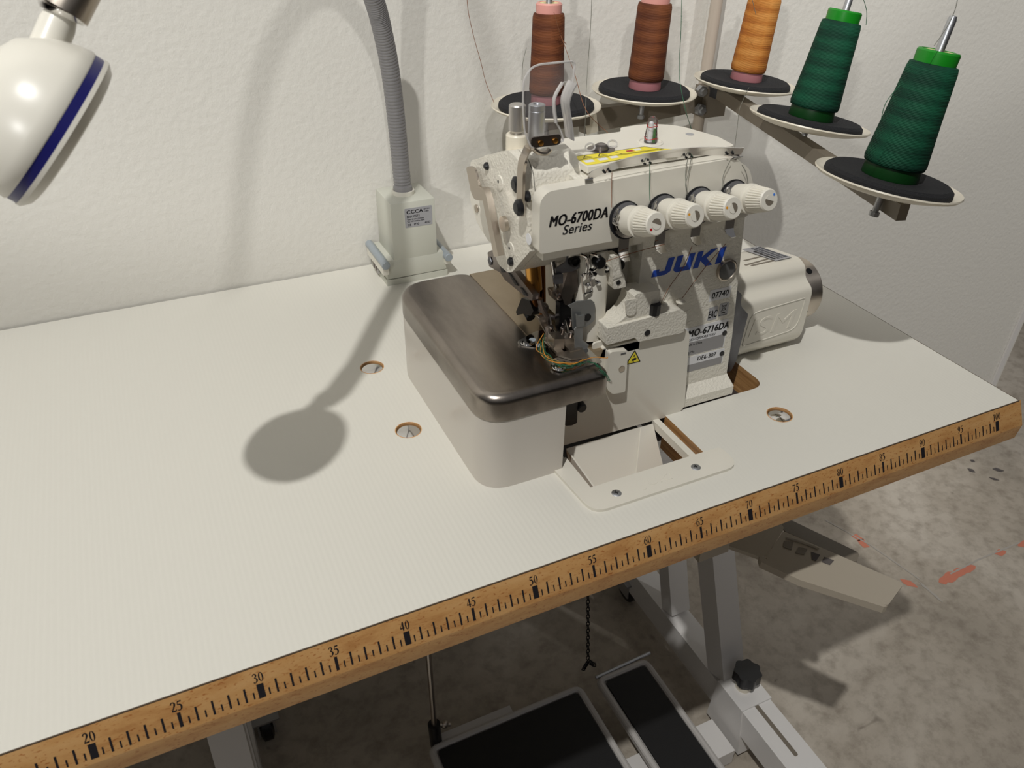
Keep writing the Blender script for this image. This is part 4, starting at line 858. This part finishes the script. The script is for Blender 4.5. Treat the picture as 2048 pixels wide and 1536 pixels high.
mb = MB(); mb.tube(rounded([(57.99,14.1,28.02),(58.43,14.1,27.37),(58.72,14.1,26.58),(56.07,14.1,26.43),(55.52,14.1,27.69),(55.36,14.1,29.32),(55.35,14.1,31.13),(55.89,14.1,31.86),(56.49,14.1,32.04),(59.09,14.1,32.06),(59.26,14.1,31.88),(59.18,14.1,30.74)], [.1, .3, .3, .3, .3, .3, .3, .8, .5, .3, .2, .1]), .075, 6); mb.tube(smooth_path([(58.25,13.9,30.76),(57.71,13.9,29.91),(57.67,13.9,29.14),(57.88,13.9,28.08)], 4), .13, 6); obj('shield_edge_highlight', mb, 'frosted', sh)  # whitish tubes added to imitate the bright edges of the clear shield
mb = MB(); mb.strap(smooth_path([(58.79,13.4,30.86),(58.51,13.4,30.42),(58.27,13.4,29.78),(58.31,13.4,29.2),(58.57,13.4,28.14),(58.8,13.4,26.99)], 5), (0, 1, 0), 1.2, .1); obj('shield_wing', mb, 'frosted', sh)
# ---- motor with handwheel
me_p = rounded([(79.5, 25.8, .6), (79.5, 26.4, 3), (79.5, 24.6, 8.6), (79.5, 19.1, 9.5), (79.5, 18.0, 8.9), (79.5, 17.8, 7.9), (79.5, 16.6, 7.2), (79.5, 16.4, 6.6), (79.5, 16.4, 1.6), (79.5, 17.6, .2)], [.8, .8, 1.2, 1.0, .6, .5, .5, .4, .8, .6], 5)
mb = MB(); mb.extrude(me_p, (10.5, 0, 0), .3, 3); mo = obj('motor', mb, 'enamel', mc)
for p, q in zip([(84.75,21.5,9.2),(83.81,20.25,9.2),(84.22,19.82,9.2)], [(87.43,21.67,9.2),(87.59,20.68,9.2),(87.31,19.88,9.2)]):
    def top(x, y): return V(x, y, 9.5 - (y - 19.1) * .164)
    mb = MB(); mb.extrude([top(p[0], p[1]), top(q[0], q[1]), top(q[0], q[1] - .3), top(p[0], p[1] - .3)], (0, 0, .03)); obj('vent_slit', mb, 'greige', mo)
mb = MB(); n_t = V(0, .16, .99); mb.extrude([V(86.9, 24.3, 8.75), V(89.0, 24.3, 8.75), V(89.2, 19.4, 9.52), V(87.1, 19.4, 9.52)], n_t * .03); lb = obj('motor_label', mb, 'silver_label', mo)
for k in range(4):
    mb = MB()
    for j in range(9 if k else 7):
        y0 = 19.8 + j * .47; mb.extrude([V(87.25 + k * .48, y, 9.56 - (y - 19.4) * .155) + n_t * .002 for y in (y0, y0 + .36)] + [V(87.55 + k * .48, y, 9.56 - (y - 19.4) * .155) + n_t * .002 for y in (y0 + .36, y0)], n_t * .012)
    obj('label_print', mb, 'ink' if k == 0 else 'darkgrey_label', lb)
mb = MB(); mb.tube(rounded(xz([(82.0, 2.2), (82.4, 6.0), (89.3, 6.3), (89.0, 2.7)], 16.4), [.3, 1.0, .3, 1.2], 5), .07, 6, close=True); obj('embossed_frame', mb, 'enamel', mo)
text('embossed_letters', 'ISM', (85.5, 16.42, 3.1), X, Z, 2.1, 'enamel', mo, align='C', ext=.07, sx=1.35, shear=.15)
mb = MB(); mb.lathe((90.0, 21.2, 4.4), X, [(2.9, 0), (3.34, .15), (3.34, 3.3), (3.2, 3.5), (1.4, 3.5), (1.3, 3.3), (0, 3.3)], 64); hw = obj('handwheel', mb, 'wheelsteel', mc)
mb = MB(); mb.lathe((92.3, 21.2 - 3.32 * math.cos(1.05), 4.4 + 3.32 * math.sin(1.05)), (0, -math.cos(1.05), math.sin(1.05)), [(.36, 0), (.36, .05), (0, .05)], 18); obj('grub_hole', mb, 'black', hw)
def on_wheel(s, xx, ang, h):
    c_ = V(xx, 21.2 - 3.36 * math.cos(ang), 4.4 + 3.36 * math.sin(ang)); return text('wheel_number', s, c_, X, (0, math.sin(ang), math.cos(ang)), h, 'ink', hw, out=(0, -1, 0))
on_wheel('13', 91.4, -.45, .5); on_wheel('14', 91.2, -.72, .45)
# grey bracket between column and motor
mb = MB(); mb.extrude(rounded(xz([(78.0, 10.6), (79.3, 9.4), (79.4, 8.2), (80.6, 7.0), (80.3, 1.8), (79.9, .6), (77.6, .6)], 15.0), [.1, .1, .5, .2, 0, .3, 0], 4), (0, 10, 0), .12); obj('motor_bracket', mb, 'castalu', mc)
mb = MB(); mb.box(70, 82, 12.6, 28, -3.5, -3.0, .05); mb.box(60, 69, 13, 28, -3.4, -2.9); obj('machine_rest', mb, 'castalu', mc)

# ================================================================ TANGLE OF THREAD TAILS
random.seed(4)
tt = thing('thread_tails', 'tangle of green and orange thread tails lying under the presser foot', 'thread', (59, 11.6, 9.4))
base = [V(p) for p in [(58.2,15.3,9.55),(57.28,13.58,9.55),(57.13,12.12,9.55),(57.53,11.12,9.55),(58.28,10.38,9.55),(59.46,10.43,9.55),(60.2,10.1,9.55),(60.31,9.08,9.55)]]
for k, (m_, n_) in enumerate((('thread_green', 7), ('thread_orange', 4))):
    for i in range(n_):
        mb = MB(); seg = base[:6] if (k == 0 or i < 3) else base[2:6]
        if k == 1 and i == 3: seg = [V(p) for p in [(58.78,10.48,9.7),(60.23,10.17,9.7),(61.05,10.05,9.7),(61.57,9.66,9.7)]]
        pts = [p + V(random.uniform(-.35, .35), random.uniform(-.35, .3), random.uniform(0, .3)) for p in seg]
        mb.tube(smooth_path(pts, 7), .024 if k == 0 else .034, 5); obj('thread_strand', mb, m_, tt)
ch_p = smooth_path([V(p) for p in [(59.87,10.33,9.55),(60.24,9.92,9.55),(60.27,9.34,9.55)]] + [V(p) for p in [(60.41,8.9,9.3)]] + [V(p) for p in [(60.76,8.8,8.93),(61.09,8.8,8.35)]], 6)
mb = MB()
for j in range(3):
    mb.tube([p + V(.14 * math.sin(i * 1.3 + j * 2), .1 * math.cos(i * 1.3 + j * 2), .06 + .05 * math.sin(i + j)) for i, p in enumerate(ch_p)], .025, 5)
obj('chain_stitch', mb, 'thread_green', tt)

# ================================================================ THREAD STAND
sd = thing('thread_stand', 'taupe metal thread stand with five ivory dishes on arms behind the machine', 'stand', (101.4, 53.0, 0))
mb = MB(); mb.cyl((101.4, 53.1, -.2), (101.9, 53.1, 62), .78, None, 24); mb.cyl((101.4, 53.1, 0), (101.4, 53.1, .8), 1.0); pole = obj('pole', mb, 'polegrey', sd)
D = [(74.6, 47.2, 19.3), (88.2, 47.6, 19.6), (101.4, 45.0, 20.0), (96.2, 28.0, 20.3), (90.2, 11.5, 20.1)]
T = [V(0, .02, 1), V(.03, 0, 1), V(.09, .0, 1), V(.17, .02, 1), V(.16, .0, 1)]
mb = MB(); mb.extrude([(80.5, 49.5, 15.1), (100.6, 52.0, 15.3), (100.6, 52.0, 17.3), (80.5, 49.5, 18.0)], (.2, -1.2, 0), .15); mb.extrude([(72, 48.0, 16.6), (81.0, 49.2, 16.2), (81.0, 49.2, 18.2), (72, 48.0, 18.2)], (.1, -1.2, 0), .15); obj('long_arm', mb, 'greige', sd)
mb = MB(); mb.extrude([(80.0, 48.0, 18.4), (81.8, 48.1, 18.4), (82.6, 48.3, 15.2), (81.0, 48.2, 15.0)], (0, 1.4, 0), .1); obj('arm_end', mb, 'ivory', sd)
a_, b_ = V(101.0, 49.0, 18.1), V(90.1, 8.9, 18.1); t_ = (b_ - a_).normalized(); s_ = V(-t_.y, t_.x, 0) * .8
mb = MB(); mb.extrude([a_ - s_ + Z * .8, b_ - s_ * .6 + Z * .8, b_ + s_ * .6 + Z * .8, a_ + s_ + Z * .8], (0, 0, -1.5), .15); sa = obj('side_arm', mb, 'greige', sd)
mb = MB(); mb.box(99.6, 103.0, 49.8, 52.4, 14.6, 18.4, .3); ck = obj('clamp_block', mb, 'greige', sd)
for p in [(99.01,49.7,15.78)] + [(98.74,49.7,18.16)]:
    mb = MB(); mb.lathe(p, OUT, [(.75, -.6), (.75, .1), (.45, .12), (.45, .5), (0, .55)], 6); obj('clamp_bolt', mb, 'chrome_screw', ck)
mb = MB(); mb.box(100.0, 101.4, 48.0, 50.2, 17.4, 19.2, .2); obj('hinge_bracket', mb, 'castalu', ck)
for k, (c_, t_) in enumerate(zip(D, T)):
    c_ = V(c_); t_ = t_.normalized()
    mb = MB(); mb.lathe(c_, t_, [(1.4, -1.0), (1.5, -.7), (4.8, -.55), (6.15, -.12), (6.38, .12), (6.32, .25), (6.1, .1), (5.4, -.2), (1, -.3), (0, -.3)], 64); ds = obj('spool_dish', mb, 'ivory', sd)
    mb = MB(); mb.lathe(c_, t_, [(5.25, -.2), (5.55, .0), (5.5, .35), (5.2, .6), (3.5, .45), (0, .35)], 56); obj('foam_pad', mb, 'blackfoam', ds)
    mb = MB(); mb.lathe(c_, t_, [(.36, -1.2), (.36, 13.2), (.28, 13.5), (0, 13.6)], 18); obj('spool_pin', mb, 'chrome_screw', ds)
    mb = MB(); mb.cyl(c_ - t_ * 2.6, c_ - t_ * 1.0, .3); mb.lathe(c_ - t_ * 3.2, t_, [(.45, 0), (.45, .4), (.28, .4), (.28, 1.0), (0, 1.0)], 8); obj('dish_bolt', mb, 'chrome_screw', ds)
# ================================================================ CONES
CN = [('brown', 'lilac_pink', 'brown thread cone standing behind the clear eye shield, nearest the lamp', 'w_brown', 'pink', 'lilac', 2.0, 1.72),
      ('brown', '', 'brown thread cone beside the orange one, with no eye shield in front of it', 'w_brown', 'pink', 'lilac', 2.15, 1.95),
      ('orange', '', 'orange thread cone on a pink core, standing beside the pole', 'w_orange', 'pink', 'lilac', 2.15, 1.9),
      ('green', '', 'green thread cone between the orange cone and the other green one', 'w_green', 'green', 'darkgreen', 2.55, 1.95),
      ('green', '', 'green thread cone on the dish nearest the table corner, pin standing free above', 'w_green', 'green', 'darkgreen', 2.65, 2.0)]
cones = []
for k, (cn, _, lb_, wm, mtop, mbot, r0, r1) in enumerate(CN):
    c_ = V(D[k]); t_ = T[k].normalized(); b0 = c_ + t_ * .42
    t = thing('thread_cone', lb_, 'thread cone', b0, 'thread cones on the stand'); cones.append(t)
    H = 10.5
    mb = MB(); mb.lathe((0, 0, 0), Z, [(r0 - .25, 0), (r0 - .2, .1), (r0 - .3, 1.3), (.6, 1.3)], 40); o_ = obj('cone_base', mb, mbot, None, origin=(0, 0, 0))
    mb = MB(); R0, R1 = r0, r1
    mb.lathe((0, 0, 0), Z, [(r0 - .4, 1.0), (r0 - .08, 1.1), (r0, 1.45), (r0 * .5 + r1 * .5, 5.1), (r1 + .04, 9.0), (r1 - .05, 9.4), (r1 - .35, 9.5)], 56, cap=False); y_ = obj('wound_thread', mb, wm, None, origin=(0, 0, 0), sharp=60)
    mb = MB(); mb.lathe((0, 0, 0), Z, [(r1 - .35, 9.0), (r1 - .3, 9.5), (r1 - .28, H - .15), (r1 - .4, H), (r1 - .6, H), (r1 - .62, H - .08)], 40, cap=False); p_ = obj('cone_top', mb, mtop, None, origin=(0, 0, 0))
    mb = MB(); mb.lathe((0, 0, 0), Z, [(r1 - .6, H - .06), (.62, H - .05), (.55, H - .5)], 32, cap=False); q_ = obj('paper_disc', mb, mat('paper_disc', (226, 214, 160), .6), None, origin=(0, 0, 0))
    mb = MB(); mb.lathe((0, 0, 0), Z, [(.66, H - .4), (.0, H - .4)], 24); h_ = obj('cone_bore', mb, 'stain', None, origin=(0, 0, 0))
    qn = Z.rotation_difference(t_)
    for ob in (o_, y_, p_, q_, h_):
        ob.parent = t; ob.location = (0, 0, 0); ob.rotation_mode = 'QUATERNION'; ob.rotation_quaternion = qn; ob['_w'] = t['_w']
# ---- loose threads
def thr(parent, pts, m, r=.03):
    mb = MB(); mb.tube(smooth_path(pts, 5), r, 5); return obj('thread_strand', mb, m, parent)
thr(cones[0], [(63.59,44,32.8),(63.71,44,30.55),(64.32,44,27.95),(65.08,44,25.48),(65.64,44,23.43)] + [(66.13,43,21.57)], 'thread_brown')
thr(cones[0], [(69.82,43,26.79),(69.45,43,25.34),(69.38,43,23.58)], 'thread_grey')
thr(cones[1], [(73.13,36,32.98),(73.25,36,29.45),(73.21,36,25.75)] + [(69.72,30,24.61),(69.88,30,20.37)], 'thread_grey')
thr(mc, [(73.42,44,29.79),(74.11,44,28.05),(74.59,44,27.03)] + [(71.81,36,25.39)] + [(68.61,28,24.31),(71.11,28,21.99)] + [(65.87,16,24.33),(67.33,16,23.13)], 'thread_brown')
thr(mc, [(72.4,40,27.89),(72.89,40,27.43)], 'thread_brown')
thr(mc, [(79.11,30,33.5),(79.55,30,30.08),(80.04,30,25.99)] + [(76.63,24,24.73),(77.9,24,22.19)] + [(70.22,14,24.59)] + [(68.73,12,24.83)], 'thread_green')
thr(cones[2], [(96.36,41,31.3),(97.82,41,28.66)], 'thread_grey')
thr(mc, [(96.02,38,21.56),(95.2,38,19.39)] + [(84.82,26,21.73)] + [(72.73,12,24.68)], 'thread_grey')
thr(cones[3], [(97.17,26,33),(98.45,26,31.39),(98.88,26,30.01)] , 'thread_green')
thr(cones[4], [(90.13,10,35.62),(90.35,10,34.21),(89.98,10,32.98),(89.19,10,31.69)], 'thread_grey')
thr(cones[4], [(84.54,8.3,29.53),(83.55,8.3,28.32),(83.52,8.3,27)], 'thread_green')
thr(mc, [(61.69,12,24.57),(61.78,12,23.23)] + [(61.46,11.3,22.18)], 'thread_brown')
thr(mc, [(64.94,12,24.85),(65.13,12,23.14)] + [(64.84,11.3,22.17)], 'thread_green')
thr(mc, [(68.36,12,24.83),(68.36,12,23.47)] + [(68.26,11.3,22.21)], 'thread_grey')
thr(mc, [(68.69,12,24.79),(68.6,12,23.44)] + [(67.95,11.3,22.98),(68.32,11.3,22.13)], 'thread_grey')
thr(mc, [(72.55,12,24.19),(72.07,12,22.97)] + [(71.63,11.3,22.25)], 'thread_grey')
thr(mc, [(73.76,12,23.55),(74.39,12,22.73),(74.88,12,21.5)], 'thread_grey')
thr(mc, [(61.53,11.5,17.71),(63.23,11.5,17.94),(66.91,11.5,18.21)], 'thread_brown')
thr(mc, [(68.3,13.2,10.7),(69.12,13.2,12.86),(70.42,13.2,14.73)] + [(69.71,11.6,17.5)], 'thread_brown')
thr(mc, [(70.04,13.2,10.61),(71.5,13.2,12.61),(72.79,13.2,14.28)] + [(73.21,11.6,17.1)], 'thread_brown')

# ================================================================ DESK LAMP
lp = thing('desk_lamp', 'grey gooseneck lamp with a square base at the wall and a blue-ringed white head', 'lamp', (57.8, 51, 0))
def frus(mb, x0, x1, y0, y1, z0, X0, X1_, Y0, Y1, z1, bevel=.12):
    before = set(mb.b.edges)
    a = [mb.b.verts.new(p) for p in ((x0, y0, z0), (x1, y0, z0), (x1, y1, z0), (x0, y1, z0))]; c = [mb.b.verts.new(p) for p in ((X0, Y0, z1), (X1_, Y0, z1), (X1_, Y1, z1), (X0, Y1, z1))]
    mb.face(a[::-1]); mb.face(c)
    for i in range(4): mb.face([a[i], a[(i + 1) % 4], c[(i + 1) % 4], c[i]])
    mb.bev([e for e in mb.b.edges if e not in before], bevel, 2)
mb = MB(); mb.box(54.25, 62.0, 47.7, 54.0, 0, .75, .1); lbse = obj('base_foot', mb, 'lampgrey', lp)
mb = MB(); frus(mb, 54.3, 61.95, 47.75, 53.9, .8, 54.6, 61.6, 47.85, 53.8, 3.2); frus(mb, 55.3, 60.85, 47.85, 53.6, 2.6, 55.35, 60.75, 47.85, 53.5, 10.1); hs = obj('base_housing', mb, 'lampgrey', lp)
mb = MB(); mb.extrude(rounded(xz([(57.0, 6.95), (60.35, 6.95), (60.35, 9.3), (57.0, 9.3)], 47.85), .1, 2), (0, -.03, 0)); la = obj('rating_label', mb, 'silver_label', hs)
YL = 47.81
text('label_brand', 'CCCA', (57.25, YL, 8.65), X, Z, .42, 'ink', la, sx=1.15, bold=.02, space=1.05)
text('label_number', '8601225F3', (57.25, YL, 8.15), X, Z, .27, 'ink', la, sx=.9, bold=.01)
text('label_line', 'TIMM 27.5W 12V/50Hz', (57.25, YL, 7.85), X, Z, .15, 'ink', la)
text('label_line', 'Typ. 4.5W 230Vac 50Hz', (57.25, YL, 7.6), X, Z, .15, 'ink', la)
text('label_marks', 'CE   IP30', (57.3, YL, 7.15), X, Z, .26, 'ink', la)
text('label_date', '42/23', (59.4, YL, 7.2), X, Z, .22, 'ink', la)
text('label_batch', 'BATCH', (59.35, YL, 8.9), X, Z, .15, 'ink', la); text('label_batch', '113803', (59.35, YL, 8.62), X, Z, .15, 'ink', la)
for xx in (54.1, 62.0):
    mb = MB(); mb.cyl((xx, 47.0, 3.0 if xx < 58 else 2.6), (xx, 54.0, 3.0 if xx < 58 else 2.6), .5, None, 20, .06); ro = obj('cable_roller', mb, 'roller', lp)
    mb = MB(); mb.box(xx - .35, xx + .35, 47.3, 53.8, 1.7, 2.6, .1); obj('roller_bracket', mb, 'lampwhite', ro)
mb = MB(); mb.box(53.9, 54.4, 50.2, 52.3, .6, 2.2, .15); sw = obj('switch_guard', mb, 'frosted', lp)
mb = MB(); mb.box(53.8, 54.3, 50.5, 51.1, .9, 1.9, .1); mb.box(53.8, 54.3, 51.4, 52.0, .9, 1.9, .1); obj('rocker_switch', mb, 'darksteel', sw)
mb = MB(); mb.lathe((57.9, 50.7, 10.0), Z, [(1.32, 0), (1.32, .55), (1.22, .6), (1.12, .55), (1.1, .2), (0, .2)], 36); obj('neck_collar', mb, 'lampwhite', lp)
npts = smooth_path([(57.9, 50.7, 10.1), (57.85, 51.0, 14.8), (57.65, 50.9, 19.6), (57.1, 50.2, 24.6), (56.1, 48.8, 28.8), (55.2, 47.6, 31.4), (53.4, 45.1, 35.6), (50.5, 41.2, 41.0), (47.0, 36.4, 45.2), (42.8, 30.6, 47.6), (38.6, 24.6, 47.8), (34.6, 18.4, 45.2), (31.6, 13.2, 41.0), (29.9, 11.0, 38.4)], 40)
mb = MB()
def rr(t):
    if t < .02: return 1.12
    return .94 if round(t * (len(npts) - 1)) % 3 == 0 else 1.02
mb.tube(npts, 1.0, 20, rfun=rr); obj('gooseneck', mb, 'neck', lp)
hn = V(.871, -.083, -.80).normalized()                     # where the head shines
hc = V(27.4, 8.0, 32.6)                                  # centre of the rim
mb = MB(); mb.lathe(hc, hn, [(0, -3.9), (1.2, -3.8), (2.6, -3.2), (3.5, -2.1), (3.95, -1.0), (4.08, -.35), (4.0, -.25)], 56, cap=False); hd = obj('lamp_head', mb, 'lampwhite', lp, sharp=60)
mb = MB(); mb.lathe(hc, hn, [(4.02, -.3), (4.02, .15)], 56, cap=False); obj('blue_ring', mb, 'darkblue', hd)
mb = MB(); mb.lathe(hc, hn, [(4.08, .15), (4.08, .35), (3.7, .7), (3.3, .8), (0, .75)], 56); obj('lamp_rim', mb, 'lampwhite', hd)
mb = MB(); up_ = (V(29.9, 11.0, 38.4) - V(27.6, 10.0, 35.4)).normalized()
mb.lathe(V(26.6, 9.4, 34.0), V(28.9, 10.7, 37.2) - V(26.6, 9.4, 34.0), [(1.1, 0), (.85, 1.2), (.8, 3.6), (.7, 4.1)], 30); obj('head_socket', mb, 'lampwhite', hd)
mb = MB(); mb.cyl((28.85, 10.65, 37.1), (29.0, 10.7, 37.35), 1.0, 1.08, 28, .05); obj('chrome_ferrule', mb, 'chrome', lp)
mb = MB(); mb.tube([(29.0, 10.7, 37.3), (29.9, 11.0, 38.4), (31.3, 12.7, 40.6)], 1.12, 28); obj('neck_sleeve', mb, 'nickel', lp)
mb = MB(); mb.strap(smooth_path([(24.62,9,32.42),(24.84,9,32.18),(25.04,9,32.01)], 3), (0, 0, 1), .22, .03); obj('blue_mark', mb, 'blueink', hd)
